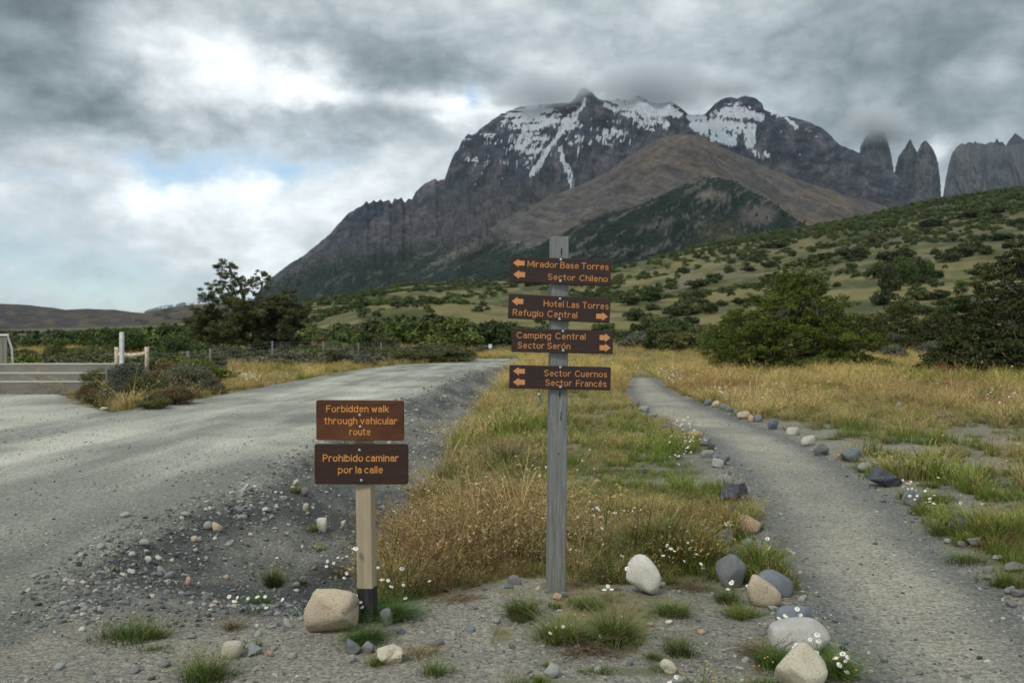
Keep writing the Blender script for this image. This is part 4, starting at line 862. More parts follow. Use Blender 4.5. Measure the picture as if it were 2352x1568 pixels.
RL = [
 (p2(585,1205,490,350), 'beige', 'large beige speckled boulder leaning beside the black foot of the short sign', B, .18, 11, dict(shp=big, tilt=.22, sink=.12, depth=.62)),
 (p2(800,1330,150,110), 'grey', 'grey stone below the tuft at the foot of the short sign', B, .5, 12, {}), (p2(925,1330,118,100), 'purple', 'purple-grey stone wedged between the grey stone and the cream angular rock', B, .4, 13, {}),
 (p2(1105,1415,232,150), 'cream', 'cream angular rock at the bottom, right of two grey stones', B, .6, 14, {}), (p2(1080,1092,122,145), 'grey', 'pointed pale grey rock right of the black post foot', B, .75, 15, dict(tilt=.3)),
 (p2(1200,1160,84,60), 'blue', 'small dark blue-grey stone right of the pointed rock', St, .3, 16, {}), (p2(770,1397,95,60), 'light', 'light grey flat stone under the grey stone pair', St, .5, 17, {}),
 (p2(525,280,88,110), 'white', 'white oval cobble standing on the gravel bank left of the short post', St, .2, 18, {}), (p2(388,115,56,72), 'cream', 'small cream cobble high on the gravel bank', St, .2, 19, {}),
 (p2(715,225,40,50), 'white', 'tiny white pointed stone on the bank by the dry weeds', St, .6, 20, {}), (p2(1040,530,75,42), 'light', 'pale stone in the weeds just right of the short post', St, .2, 21, {}), (p2(305,760,70,50), 'light', 'light stone on the pit floor left of the beige boulder', St, .3, 23, {}),
 (p1(1280,1445,120,92), 'cream', 'round cream rock beside the grass tuft at the bottom left', B, .3, 24, {}), (p1(1395,1425,112,62), 'light', 'pale flat slab right of the round cream rock', B, .7, 25, {}),
 (p1(1195,735,66,52), 'beige', 'orange-tan cobble on the roadside gravel heap', St, .2, 26, {}), (p1(1150,722,50,40), 'light', 'pale grey cobble touching the orange-tan cobble', St, .2, 27, {}), (p1(1073,788,38,34), 'beige', 'small tan cobble below the orange-tan cobble', St, .3, 28, {}),
 (p1(797,812,62,34), 'light', 'pale flat cobble on the lower gravel heap', St, .3, 29, {}), (p1(820,905,42,34), 'white', 'white cobble lying on the dark gravel bank', St, .3, 30, {}), (p1(437,925,32,30), 'dark', 'dark pointed stone standing alone at the road edge', St, .9, 31, {}),
 (p1(688,650,62,24), 'light', 'flat pale stone embedded in the road surface', St, .3, 32, {}), (p1(186,990,48,24), 'light', 'flat pale stone in the road near the left edge', St, .3, 33, {}), (p1(448,1288,42,26), 'white', 'white stone at the left end of the grass tuft', St, .4, 34, {}),
 (p1(1040,1035,32,50), 'pink', 'upright pinkish pebble on the dark bank', St, .4, 35, {}), (p1(460,1155,44,28), 'light', 'pale stone on the lip of the pit at the left', St, .4, 36, {}), (p1(1620,1438,50,34), 'light', 'light stone in the row right of the pale slab', St, .4, 37, {}),
 (p1(1495,1425,46,28), 'pink', 'small pinkish stone next to the pale slab', St, .4, 38, {}), (p1(1080,850,30,20), 'cream', 'cream pebble in the middle of the dark bank', St, .3, 39, {}), (p1(1250,995,36,22), 'beige', 'tan pebble low on the dark bank', St, .3, 40, {}), (p1(525,1075,32,22), 'beige', 'tan pebble high on the left of the dark bank', St, .3, 41, {}),
 (p1(1690,540,50,50), 'purple', 'purple-grey stone beside the green tuft at the top of the bank', St, .5, 42, {}), (p1(1640,475,34,30), 'cream', 'cream stone at the top of the bank', St, .4, 43, {}),
 (p3(1390,825,312,296), 'white', 'large round white granite boulder in the dry grass right of the tall post', B, .12, 50, dict(tilt=-.35, sink=.12, depth=.9)), (p3(290,718,120,82), 'purple', 'smooth purple-grey egg-shaped stone left of the tall post', B, .08, 51, {}),
 (p3(650,850,82,55), 'pink', 'small pinkish stone at the foot of the tall post', St, .3, 52, dict(tilt=-.3)), (p3(706,824,74,50), 'grey', 'small grey stone at the foot of the tall post', St, .5, 53, {}), (p3(563,785,34,34), 'blue', 'dark pebble against the left corner of the tall post', St, .3, 54, {}),
 (p3(605,1508,140,116), 'light', 'grey angular rock at the bottom edge, between two green tufts', B, .8, 55, dict(tilt=-.4)), (p3(435,1510,58,54), 'light', 'small pale rock left of the grey angular rock', St, .6, 56, {}), (p3(1585,1470,134,112), 'cream', 'cream rock half hidden by yellow flowers at the bottom', B, .3, 57, {}),
 (p3(990,1455,72,48), 'light', 'oval pale stone on the bare soil at the bottom', St, .3, 58, dict(tilt=.3)), (p3(1590,1048,66,32), 'white', 'white flat stone on bare soil below the white boulder', St, .3, 59, {}), (p3(1430,1066,66,32), 'pink', 'pinkish flat stone on bare soil below the white boulder', St, .3, 60, {}),
 (p3(1865,1130,70,36), 'pink', 'pinkish-brown stone on the bare soil left of the elongated boulder', St, .3, 61, {}), (p3(530,1242,48,30), 'pink', 'small pinkish stone in the middle of the bare foreground', St, .4, 62, {}), (p3(140,1038,38,26), 'light', 'tiny pale stone left of the dark grass tuft', St, .4, 63, {}),
 (p3(1265,1395,50,50), 'blue', 'blue-grey stone on the gravel at the bottom centre', St, .4, 64, {}), (p3(1670,105,60,50), 'cream', 'cream stone in the thin grass above the white boulder', St, .3, 65, {}),
 (p4(375,625,212,198), 'grey', 'grey domed boulder at the left edge of the footpath', B, .45, 70, dict(sink=.14)), (p4(665,675,262,162), 'blue', 'smooth grey-green boulder behind the orange-beige one', B, .12, 71, dict(tilt=-.2)), (p4(580,750,232,182), 'beige', 'orange-beige granite boulder in front of the smooth grey-green one', B, .3, 72, dict(sink=.14)),
 (p4(790,890,246,142), 'blue', 'blue-grey boulder half hidden by daisies beside the path', B, .3, 73, {}), (p4(845,1080,432,190), 'white', 'long pale boulder with daisies growing before it', B, .12, 74, dict(tilt=-.18, sink=.14)), (p4(855,1330,356,270), 'cream', 'big rough cream boulder cut off by the bottom edge', B, .22, 75, dict(sink=.14)),
 (p4(335,442,134,98), 'purple', 'brownish-grey rock sunk in grass above the grey domed boulder', B, .5, 76, {}), (p4(330,335,170,120), 'grey', 'grey streaked rock leaning in the weeds beside the path', B, .7, 77, dict(tilt=.5)), (p4(400,106,96,68), 'grey', 'grey wedge-shaped rock below the black slate block', B, .8, 78, dict(tilt=-.3)),
 (p4(470,235,210,112), 'pink', 'pinkish-orange flat boulder at the left edge of the path', B, .35, 79, {}), (p4(830,698,60,32), 'light', 'small pale stone right of the orange-beige boulder', St, .5, 80, {}), (p4(640,765,70,34), 'light', 'light pebble beneath the orange-beige boulder', St, .4, 81, {}),
 (p4(1955,250,215,128), 'dark', 'large dark slate rock in the grass at the right edge of the path', B, .8, 82, dict(tilt=-.3)), (p4(1930,322,62,38), 'grey', 'small round grey stone below the large dark slate rock', St, .3, 83, {}), (p4(2030,326,112,58), 'light', 'mossy grey flat stone right of the small round grey one', B, .4, 84, {}),
 (p4(2182,412,84,28), 'light', 'flat pale stone in grass at the right edge', St, .4, 85, {}), (p4(2310,500,150,62), 'purple', 'brownish rock in the grass at the far right edge', B, .5, 86, {}), (p4(2262,645,84,48), 'grey', 'grey stone in the gravel at the right edge', St, .5, 87, {}), (p4(2325,672,92,50), 'purple', 'purple-grey stone right of the grey one at the right edge', St, .4, 88, {}), (p4(2280,740,70,36), 'purple', 'low stone under the pair of stones at the right edge', St, .4, 89, {}),
 (p5(245,295,62,38), 'light', 'pale stone at the left edge of the path, farthest but one', B, .3, 100, {}), (p5(195,262,62,34), 'purple', 'beige-grey stone in grass, farthest on the left of the path', B, .3, 101, {}), (p5(420,390,56,30), 'blue', 'blue-grey stone above the orange rock', B, .3, 102, {}), (p5(355,378,52,22), 'blue', 'low blue-grey stone left of its twin above the orange rock', B, .3, 103, {}), (p5(360,338,50,26), 'grey', 'grey stone sunk in weeds farther up the left edge', B, .5, 135, {}),
 (p5(530,440,98,42), 'pink', 'bright orange-pink rock at the narrow part of the path', B, .35, 104, {}), (p5(585,482,74,48), 'grey', 'dark grey rock just below the orange-pink rock', B, .5, 105, {}), (p5(618,507,44,38), 'dark', 'small dark rock touching the path below the orange-pink rock', B, .5, 106, {}), (p5(600,546,78,44), 'light', 'light green-grey rock amid white flowers', B, .3, 107, {}),
 (p5(692,588,76,66), 'grey', 'rounded grey rock leaning on its light neighbour', B, .3, 108, dict(tilt=-.3)), (p5(655,602,66,52), 'light', 'light grey rock with a flat face left of the rounded grey rock', B, .6, 109, {}), (p5(698,722,100,76), 'light', 'pale green-grey dome above the black slate block', B, .15, 110, {}), (p5(753,800,172,98), 'dark', 'black angular slate block at the left edge of the path', B, .95, 111, {}),
 (p5(600,255,46,36), 'grey', 'grey rock, first in the row on the right side of the path', B, .3, 112, {}), (p5(647,264,52,36), 'beige', 'cream-tan rock, second in the right-hand row', B, .3, 113, {}), (p5(698,276,60,30), 'blue', 'blue-grey rock, third in the right-hand row', B, .3, 114, {}), (p5(717,291,42,27), 'blue', 'small blue-grey rock in front of the third one of the right-hand row', B, .3, 115, {}),
 (p5(770,306,52,28), 'blue', 'low blue rock behind the beige cobble on the right side', B, .3, 116, {}), (p5(800,331,72,44), 'beige', 'beige cobble with tan top in the right-hand row', B, .3, 117, {}), (p5(842,346,36,36), 'pink', 'narrow pinkish rock right of the beige cobble', B, .5, 118, {}), (p5(880,346,52,40), 'grey', 'square grey rock next to the narrow pinkish one', B, .7, 119, {}),
 (p5(965,390,60,56), 'blue', 'upright blue-grey rock before the two white ones', B, .35, 120, {}), (p5(1075,420,80,44), 'white', 'white oval rock, upper of the two white ones on the right', B, .15, 121, {}), (p5(1160,482,86,58), 'white', 'white oblong rock, lower of the two white ones on the right', B, .2, 122, dict(tilt=-.2)), (p5(1240,538,96,70), 'grey', 'grey wedge rock below the white oblong one', B, .5, 123, dict(tilt=-.25)),
 (p5(1398,573,110,76), 'blue', 'dark blue-grey rounded rock on the right side of the path', B, .35, 124, {}), (p5(1482,630,96,56), 'light', 'pale mossy rock behind the dark angular slab', B, .3, 125, {}), (p5(1595,715,192,102), 'dark', 'large dark angular slab on the right side of the path', B, .95, 126, dict(tilt=-.15)), (p5(1738,820,120,86), 'grey', 'grey angular rock below the dark slab', B, .8, 127, {}),
 (p5(1325,535,24,14), 'cream', 'tiny cream stone left of the dark blue-grey rock', St, .3, 128, {}), (p5(830,615,28,14), 'light', 'small pale stone in the middle of the path', St, .3, 129, {}), (p5(250,635,34,30), 'dark', 'small dark stone in the green grass of the centre strip', St, .6, 130, {}),
 (p5(1660,270,30,36), 'light', 'small pale stone alone in the golden meadow', St, .4, 131, {}), (p5(435,845,36,30), 'light', 'pale stone in thin grass left of the wedge-shaped rock', St, .4, 132, {}), (p5(1920,562,30,22), 'light', 'small pale stone on bare soil far right', St, .4, 133, {}), (p5(2040,668,46,28), 'light', 'pale stone among green tufts far right', St, .4, 134, {}),
 (p5(300,318,44,24), 'light', 'pale low stone between the two far grey stones of the left edge', St, .4, 150, {}), (p5(470,402,40,24), 'light', 'light stone tucked left of the orange-pink rock', St, .4, 151, {}), (p5(640,560,40,28), 'blue', 'small bluish stone beside the light green-grey rock', St, .4, 152, {}), (p5(708,640,44,30), 'grey', 'small grey stone between the light flat-faced rock and the pale dome', St, .5, 153, {}), (p5(812,870,50,30), 'blue', 'bluish stone at the path edge above the pink boulder', St, .5, 154, {}), (p4(470,330,90,60), 'light', 'light grey rock in weeds between the pink boulder and the brownish one', B, .5, 155, {}), (p4(455,455,70,50), 'grey', 'grey stone at the path side of the brownish rock', St, .5, 156, {}), (p4(1760,180,80,44), 'grey', 'grey stone at the right path edge before the dark slate', St, .5, 157, {}), (p4(1840,300,60,34), 'light', 'light stone left of the small round grey one', St, .4, 158, {}), (p4(2120,500,80,40), 'purple', 'purplish stone in the gravel right of the path', St, .5, 159, {}),
 ((240, 944, 22, 9), 'cream', 'cream rock at the foot of the roadside shrubs', B, .4, 140, {}), ((980, 1115, 30, 14), 'light', 'long pale rock at the foot of the gravel bank', B, .4, 141, {}),
 ((1232, 905, 24, 12), 'light', 'unseen', None, 0, 0, {}),
]
for q, kind, lab, nm, ang, seed, kw in RL:
    if nm: rock(*q, kind, lab, nm, ang, seed, **kw, group={'boulder': 'rocks lining the path and the signs', 'stone': 'loose single stones'}[nm])
# ------------------------------------------------------------------ plants: helpers
SRC = bpy.data.collections.new('plant_sources')
def src(name, meshes):
    c = bpy.data.collections.new(name)
    for o in meshes: c.objects.link(o)
    return c
def blades(rs, n, h, spread, w_, curve, cb, ct, head=None, hs=0, hc=None, seg=3):
    """tuft of n curved blades; colours run from base to tip"""
    V = []; Q = []; T = []; C = []; k = 0
    for i in range(n):
        a = rs.random()*6.283; r = spread*math.sqrt(rs.random()); bx, by = r*math.cos(a), r*math.sin(a)
        a2 = a+rs.normal()*.7; L = h*rs.uniform(.5, 1.15); cv = curve*rs.uniform(.3, 1.4)*L; ww = w_*rs.uniform(.7, 1.3)
        sx, sy = -math.sin(a2+rs.normal()*.5), math.cos(a2+rs.normal()*.5); t = rs.random(); c0 = A(*cb)*rs.uniform(.75, 1.25); c1 = A(*ct)*rs.uniform(.75, 1.3)
        for j in range(seg+1):
            q = j/seg; z = L*(q-.25*curve*q*q); dx = cv*q*q; x = bx+math.cos(a2)*dx+math.cos(a)*.25*L*q*spread*3; y = by+math.sin(a2)*dx+math.sin(a)*.25*L*q*spread*3
            wj = ww*(1-q*.85)*.5; V += [(x-sx*wj, y-sy*wj, z), (x+sx*wj, y+sy*wj, z)]; c = c0*(1-q)+c1*q; C += [c, c]
            if j: Q.append((k+2*j-2, k+2*j-1, k+2*j+1, k+2*j))
        k += 2*seg+2
        if head and rs.random() < head:
            m = rs.integers(3, 7)
            for _ in range(m):
                p = A(x, y, z)+rs.normal(size=3)*hs*1.0*A(.6, .6, 1.4); d = rs.normal(size=3)*hs*.6; e = rs.normal(size=3)*hs*.6; hc_ = A(*hc)*rs.uniform(.7, 1.3)
                V += [tuple(p-d), tuple(p+e), tuple(p+d)]; T.append((k, k+1, k+2)); C += [hc_]*3; k += 3
    g = G(); g.V = [np.array(V)]; g.Q = [np.array(Q)]; g.T = [np.array(T)] if T else []; g.C = [np.array(C)]
    return g
def srcobj(g, name, mt=None):
    V = np.concatenate(g.V); o = mk(name, V, [np.concatenate(x) for x in (g.Q, g.T) if x], mt or M_inst, False, False)
    if g.C: fattr(o, 'c', np.concatenate(g.C), 'FLOAT_COLOR')
    return o
def scatter(name, coll, x, y, z, s, idx, tint, kind='stuff', label=None, tilt=.12):
    n = len(x); o = mk(name, np.stack([x, y, z], 1), [], [], None)
    fattr(o, 'scl', s); fattr(o, 'idx', idx, 'INT'); fattr(o, 'tint', tint, 'FLOAT_COLOR')
    fattr(o, 'rot', np.stack([rng.normal(size=n)*tilt, rng.normal(size=n)*tilt, rng.random(n)*6.283], 1), 'FLOAT_VECTOR')
    ng = bpy.data.node_groups.new(name, 'GeometryNodeTree'); ng.interface.new_socket('Geometry', in_out='INPUT', socket_type='NodeSocketGeometry'); ng.interface.new_socket('Geometry', in_out='OUTPUT', socket_type='NodeSocketGeometry')
    N = ng.nodes.new; gi = N('NodeGroupInput'); go = N('NodeGroupOutput'); ip = N('GeometryNodeInstanceOnPoints'); ci = N('GeometryNodeCollectionInfo')
    ci.inputs['Collection'].default_value = coll; ci.inputs['Separate Children'].default_value = True; ci.inputs['Reset Children'].default_value = True
    def na(nm, ty):
        a = N('GeometryNodeInputNamedAttribute'); a.data_type = ty; a.inputs['Name'].default_value = nm; return a.outputs['Attribute']
    l = ng.links.new; l(gi.outputs[0], ip.inputs['Points']); l(ci.outputs[0], ip.inputs['Instance']); ip.inputs['Pick Instance'].default_value = True
    l(na('idx', 'INT'), ip.inputs['Instance Index']); l(na('scl', 'FLOAT'), ip.inputs['Scale'])
    e = N('FunctionNodeEulerToRotation'); l(na('rot', 'FLOAT_VECTOR'), e.inputs[0]); l(e.outputs[0], ip.inputs['Rotation']); l(ip.outputs[0], go.inputs[0])
    md = o.modifiers.new('scatter', 'NODES'); md.node_group = ng
    tag(o, label, None, None, kind); return o
def pts(n, y0, y1, s0=-.66, s1=.66, p=0.):
    """random ground points, thinning out with distance"""
    q = rng.random(n)
    y = y0*(y1/y0)**q if p == 0 else (y0**p+q*(y1**p-y0**p))**(1/p)
    s = rng.uniform(s0, s1, n); return s*y, y
# ------------------------------------------------------------------ grass
rs = np.random.default_rng(3)
GR = [srcobj(blades(rs, 26, .15, .05, .0035, .55, (.16, .13, .055), (.41, .335, .17), .5, .005, (.40, .31, .16)), 'gold_a'),
      srcobj(blades(rs, 24, .19, .05, .003, .8, (.15, .12, .05), (.37, .295, .145), .6, .0055, (.35, .26, .13)), 'gold_b'),
      srcobj(blades(rs, 34, .12, .06, .004, .5, (.055, .085, .016), (.135, .20, .04)), 'green_a'),
      srcobj(blades(rs, 30, .16, .05, .0035, .7, (.065, .09, .02), (.20, .235, .055)), 'green_b'),
      srcobj(blades(rs, 16, .19, .06, .003, .35, (.12, .085, .045), (.24, .14, .08), .6, .0042, (.24, .145, .075)), 'weed_a'),
      srcobj(blades(rs, 14, .17, .07, .0028, .9, (.07, .08, .03), (.19, .16, .075), .7, .005, (.32, .23, .08)), 'weed_b'),
      srcobj(blades(rs, 30, .07, .07, .004, .9, (.10, .08, .04), (.22, .17, .09)), 'short_dry'),
      srcobj(blades(rs, 26, .06, .08, .0045, .9, (.05, .07, .02), (.10, .14, .045)), 'short_green')]
for i, o in enumerate(GR): o.name = 's%02d_%s' % (i, o.name)
CG = src('grass_tufts', GR)
def grow(n, y0, y1, p, s0=-.66, s1=.66, boost=1.):
    x, y = pts(n, y0, y1, s0, s1, p); g = grass_weight(x, y); keep = rng.random(n) < g**1.2; x, y, g = x[keep], y[keep], g[keep]; n = len(x)
    hide = np.zeros(len(x), bool)
    for rx, ry, rw, rd in ROCKS: hide |= (np.abs(x-rx-(y-ry)*rx/ry) < rw*1.05) & (y < ry+rd*.5) & (y > ry-rd-.22-.012*ry) & (rng.random(len(x)) < .88)
    x, y, g = x[~hide], y[~hide], g[~hide]; n = len(x)
    k = gold_green(x, y); z = ter(x, y)-.006; r = rng.random(n); r2 = rng.random(n)
    u, v = pix(x, y, z); weed = sm(.40, .52, fbm(x*1.6+4, y*1.6, 3, 81))
    wz = np.maximum(np.exp(-((u-1010)/190)**2-((v-1290)/120)**2), .55*np.exp(-((u-1660)/80)**2-((v-1250)/90)**2)); wz = np.maximum(wz, .8*np.exp(-((u-1620)/160)**2-((v-895)/26)**2)); wz = np.maximum(wz, .6*np.exp(-((u-2180)/160)**2-((v-905)/40)**2))
    pw = np.clip(wz*.75+.10*weed, 0, .62)
    idx = np.where(r < k, np.where(r2 < .5, 0, 1), np.where(r2 < .5, 2, 3)); idx = np.where((rng.random(n) < pw), np.where(r2 < .6, 4, 5), idx)
    front = (y < np.interp(x, FX, FY)+.28) | (g < .8); idx = np.where(front & (rng.random(n) < .6), np.where(r < k, 6, 7), idx)
    # the strip in the middle is kept shorter and greener than the open meadow
    s = rng.uniform(.7, 1.25, n)*boost*(1+y/60); s = np.where((u > 1300) & (u < 1720) & (y > 7) & (y < 26) & (x < 4), s*.62, s)
    hv = fbm(x*.7, y*.7, 3, 83); h2_ = fbm(x*2.2/(1+y/25), y*2.2/(1+y/25), 3, 87); s = s*(.50+.5*hv+.8*sm(.42, .68, h2_))*(.45+.55*sm(.3, .95, g))*(.38+.62*sm(.0, .8, y-np.interp(x, FX, FY)))
    t1 = fbm(x*.5+9, y*.5, 3, 85)[:, None]; tint = np.array([.85, .88, .85])*(1-t1)+np.array([1.25, 1.18, 1.05])*t1; tint = tint*rng.uniform(.75, 1.25, (n, 1))
    far = sm(12, 40, y)[:, None]; tint = tint*(.75+.5*h2_[:, None])*(1+.25*sm(5, 9, y)[:, None]); tint = tint*(1-far)+tint*np.array([1.25, 1.2, 1.05])*far
    return x, y, z, s, idx, tint
def cat(*L): return [np.concatenate(q) for q in zip(*L)]
def tall(n, y0, y1, p):
    r = grow(n, y0, y1, p, boost=1.75); m = (fbm(r[0]*1.4+7, r[1]*1.4, 3, 88) > .56) & (r[4] < 6) & (r[1] > np.interp(r[0], FX, FY)+.25); return [q[m] for q in r]
scatter('meadow_grass', CG, *cat(tall(9000, 5.2, 40, .7), grow(32000, 3.4, 9, 1.1), grow(34000, 8, 30, .6), grow(30000, 26, 115, .45, boost=1.15)), label='dry golden and green meadow grass')

# ------------------------------------------------------------------ gravel
def rocksrc(seed, lvl, ang, fl):
    V, T = rockshape(seed, lvl, ang); return mk('p%d' % seed, V*A(1, .8, fl), T, M_peb, False, False)
PB = [rocksrc(900+i, 1 if i < 4 else 2, (.3, .8, .5, .9, .3, .7)[i], (.55, .5, .6, .45, .55, .6)[i]) for i in range(6)]
CP = src('pebbles', PB)
def gravel(n, y0, y1, p, smin, smax, dens, tintf, s0=-.64, s1=.64, pw=2.2):
    x, y = pts(n, y0, y1, s0, s1, p); keep = rng.random(n) < dens(x, y); x, y = x[keep], y[keep]; n = len(x)
    s = smin+(smax-smin)*rng.random(n)**pw; z = ter(x, y)+s*.18; return x, y, z, s, rng.integers(0, 6, n), tintf(x, y, n)
def edge(x, y): return x-np.interp(y, _ry, _rx)
PAL = np.array([1.0, 1.01, .94])*np.array([(.12, .125, .13), (.20, .20, .195), (.28, .28, .265), (.38, .37, .34), (.46, .41, .34), (.16, .17, .185), (.07, .072, .08), (.50, .48, .44)])
def tint_by(w_):
    w_ = np.array(w_, float); w_ /= w_.sum()
    return lambda x, y, n: PAL[rng.choice(8, n, p=w_)]*rng.uniform(.85, 1.15, (n, 1))
def d_bank(x, y):
    e = edge(x, y); g = np.interp(y, _gy, _gx); on = (e > -.25) & (x < g+.1) & (y > 4.8); return np.where(on, .35+.65*np.exp(-(e/.35)**2), 0)*(y < 60)*(grass_weight(x, y) < .5)
def d_berm(x, y): e = edge(x, y); cl = sm(.35, .6, fbm(x*1.2, y*.8, 3, 91)); return np.exp(-((e-.08)/.24)**2)*(.12+.88*cl)*(y < 50)*sm(5.3, 6.6, y)
def d_road(x, y): return (sdf(x, y, ROAD) < 0)*(.15+.85*sm(.45, .7, fbm(x*1.3, y*.5, 4, 93)))
def d_soil(x, y): g = grass_weight(x, y); return (sdf(x, y, ROAD) > -.1)*(sdf(x, y, PATH) > -.05)*(1-g)*(y < 16)*(.4+.6*sm(.45, .6, fbm(x*2, y*2, 3, 95)))
def d_path(x, y): d = sdf(x, y, PATH); return (d < .22)*(.22+.78*np.exp(-((d-.02)/.16)**2))
scatter('gravel', CP, *cat(
    gravel(9000, 14, 50, .4, .018, .055, d_bank, tint_by([2, 3, 3, 2, .8, 3, 1, .8]), -.3, .1, 2),
    gravel(26000, 4.7, 20, .7, .005, .022, d_bank, tint_by([3, 3, 2, 1, .4, 3, 2, .3]), -.62, .1), gravel(9000, 4.8, 40, .4, .010, .030, d_bank, tint_by([2, 3, 3, 2, .8, 3, 1, .6]), -.5, .1, 3),
    gravel(22000, 4.9, 34, .5, .007, .026, d_berm, tint_by([1, 3, 4, 3, .6, 2, .3, .4]), -.62, .1, 1.8), gravel(20000, 4.2, 34, .3, .004, .019, d_road, tint_by([3, 2, 3, 4, 1, 2, 1.5, 1]), -.64, .0, 3),
    gravel(24000, 3.4, 9, .6, .0025, .009, d_soil, tint_by([3, 3, 3, 2, .6, 3, 1.5, .5])), gravel(2200, 3.4, 14, .6, .008, .024, d_soil, tint_by([2, 3, 3, 2, .8, 2, 1, .6]), pw=2.6),
    gravel(22000, 3.6, 22, .4, .003, .012, d_path, tint_by([3, 3, 2, 1.2, .3, 3, 1.5, .3]), 0, .66), gravel(2600, 3.6, 20, .4, .009, .022, d_path, tint_by([2, 3, 3, 2, .6, 3, 1, .5]), 0, .66, 2.6)),
    label='loose grey gravel and pebbles', tilt=.5)
# single stones large enough to be told apart
def stones(n, y0, y1, dens, s0_, s1_, kinds, label, group, a=-.6, b=.6):
    ms = {}
    for i in range(4):
        V, T = rockshape(700+i, 2, (.2, .5, .8, .35)[i]); ms[i] = (V*A(1, .8, .6), T)
    x, y = pts(n*40, y0, y1, a, b, .5); k = rng.random(len(x)) < dens(x, y); x, y = x[k][:n], y[k][:n]
    for i in range(len(x)):
        kd = kinds[rng.integers(len(kinds))]; key = (rng.integers(4), kd)
        if key not in STM: STM[key] = mk('stone', *ms[key[0]], RK[kd], False, True).data
        o = bpy.data.objects.new('stone', STM[key]); s = s0_+(s1_-s0_)*rng.random()**1.8; o.scale = (s, s, s*rng.uniform(.8, 1.2)); o.location = (x[i], y[i], float(ter(x[i:i+1], y[i:i+1])[0])+s*.25)
        o.rotation_euler = (rng.normal()*.25, rng.normal()*.25, rng.random()*6.28); link(o); tag(o, '%s %s' % ({'light': 'light grey', 'blue': 'bluish', 'purple': 'purplish', 'cream': 'cream-coloured', 'grey': 'mid-grey'}.get(kd, kd), label), 'stone', group)
STM = {}
stones(60, 6.0, 11, lambda x, y: d_berm(x, y)*(np.abs(edge(x, y)) < .5), .022, .048, ['light', 'light', 'grey', 'white', 'blue'], 'fist-sized stone in the heap along the right rim of the road', 'stones heaped along the road rim', -.55, .1)
stones(70, 5.0, 16, lambda x, y: d_bank(x, y)*(edge(x, y) > .35), .018, .042, ['grey', 'light', 'blue', 'purple', 'cream', 'dark'], 'small loose stone on the dark gravel slope of the ditch', 'stones on the ditch slope', -.5, .0)
stones(45, 4.0, 5.6, d_soil, .016, .035, ['grey', 'light', 'blue', 'purple', 'light'], 'small stone on the bare soil of the foreground', 'stones on the bare foreground', -.5, .3)
stones(40, 4.2, 11, lambda x, y: d_path(x, y)*(sdf(x, y, PATH) > -.15), .014, .032, ['grey', 'blue', 'light', 'dark'], 'small stone at the gravelly edge of the footpath', 'stones along the footpath edges', .1, .62)

# ------------------------------------------------------------------ shrubs and trees
def leafcloud(rs, cent, rad, n, size, c0, c1, flat=1., up=.3, hollow=.55):
    """n small leaves through ellipsoidal clumps; cent (m,3), rad (m,3)"""
    cent = np.asarray(cent, float); rad = np.asarray(rad, float); m = len(cent)
    wgt = (rad[:, 0]*rad[:, 1]+rad[:, 0]*rad[:, 2]); wgt = wgt/wgt.sum(); k = rs.choice(m, n, p=wgt)
    d = rs.normal(size=(n, 3)); d /= np.linalg.norm(d, axis=1)[:, None]; r = hollow+(1-hollow)*rs.random(n)**.5; r = r*(1+.22*rs.normal(size=n)*.6)
    P = cent[k]+d*rad[k]*r[:, None]
    nr = d*.6+rs.normal(size=(n, 3))*.7; nr[:, 2] += up; nr /= np.linalg.norm(nr, axis=1)[:, None]
    a = np.cross(nr, rs.normal(size=(n, 3))); a /= np.linalg.norm(a, axis=1)[:, None]; b_ = np.cross(nr, a); s = size*rs.uniform(.6, 1.4, n)[:, None]
    V = np.stack([P-a*s*.8-b_*s*.5, P+a*s*.9, P-a*s*.2+b_*s*.8], 1).reshape(-1, 3); Q = np.arange(3*n).reshape(-1, 3)
    ct = rs.random(m)[k]; q = np.clip(.55*ct+.45*rs.random(n), 0, 1)[:, None]; C = A(*c0)*(1-q)+A(*c1)*q; C = np.repeat(C*rs.uniform(.8, 1.2, (n, 1)), 3, 0)
    return V, Q, C
def shrubmesh(seed, n, size, c0, c1, w_=1., h_=1., m=26, twigs=True, mt=None, name='foliage', spiky=0):
    """unit shrub about 1 m tall and 1.3 m wide: leaves in uneven clumps; returns (foliage, twigs)"""
    rs = np.random.default_rng(seed); a = rs.random(m)*6.283; q = rs.random(m)**.6; r = .52*q*w_; z = .14+.62*h_*rs.random(m)*(1-.55*q**2); rr = rs.uniform(.13, .27, m)
    cent = np.stack([r*np.cos(a), r*np.sin(a), z], 1); rad = np.stack([rr*1.15, rr*1.15, rr*.75], 1)
    V, Q, C = leafcloud(rs, cent, rad, n, size, c0, c1); V[:, 2] = np.abs(V[:, 2])
    me = mk(name, V, Q, mt or M_leaf, False, False); fattr(me, 'c', C, 'FLOAT_COLOR')
    g = G()
    if twigs:
        for i in range(0, m, 2):
            p1_ = cent[i]; g.tube([A(0, 0, -.05)+rs.normal(size=3)*A(.05, .05, 0), p1_*A(.45, .45, .4), p1_, p1_*1.12+A(0, 0, .06)], [.016, .012, .007, .003], 4, False)
        tw = mk('stems', np.concatenate(g.V), [np.concatenate(g.Q)], M_bark, False)
        return me.data, tw.data
    return me.data, None
KC = ['dark green', 'olive green', 'blackish green', 'bright green', 'grey-green', 'brownish']
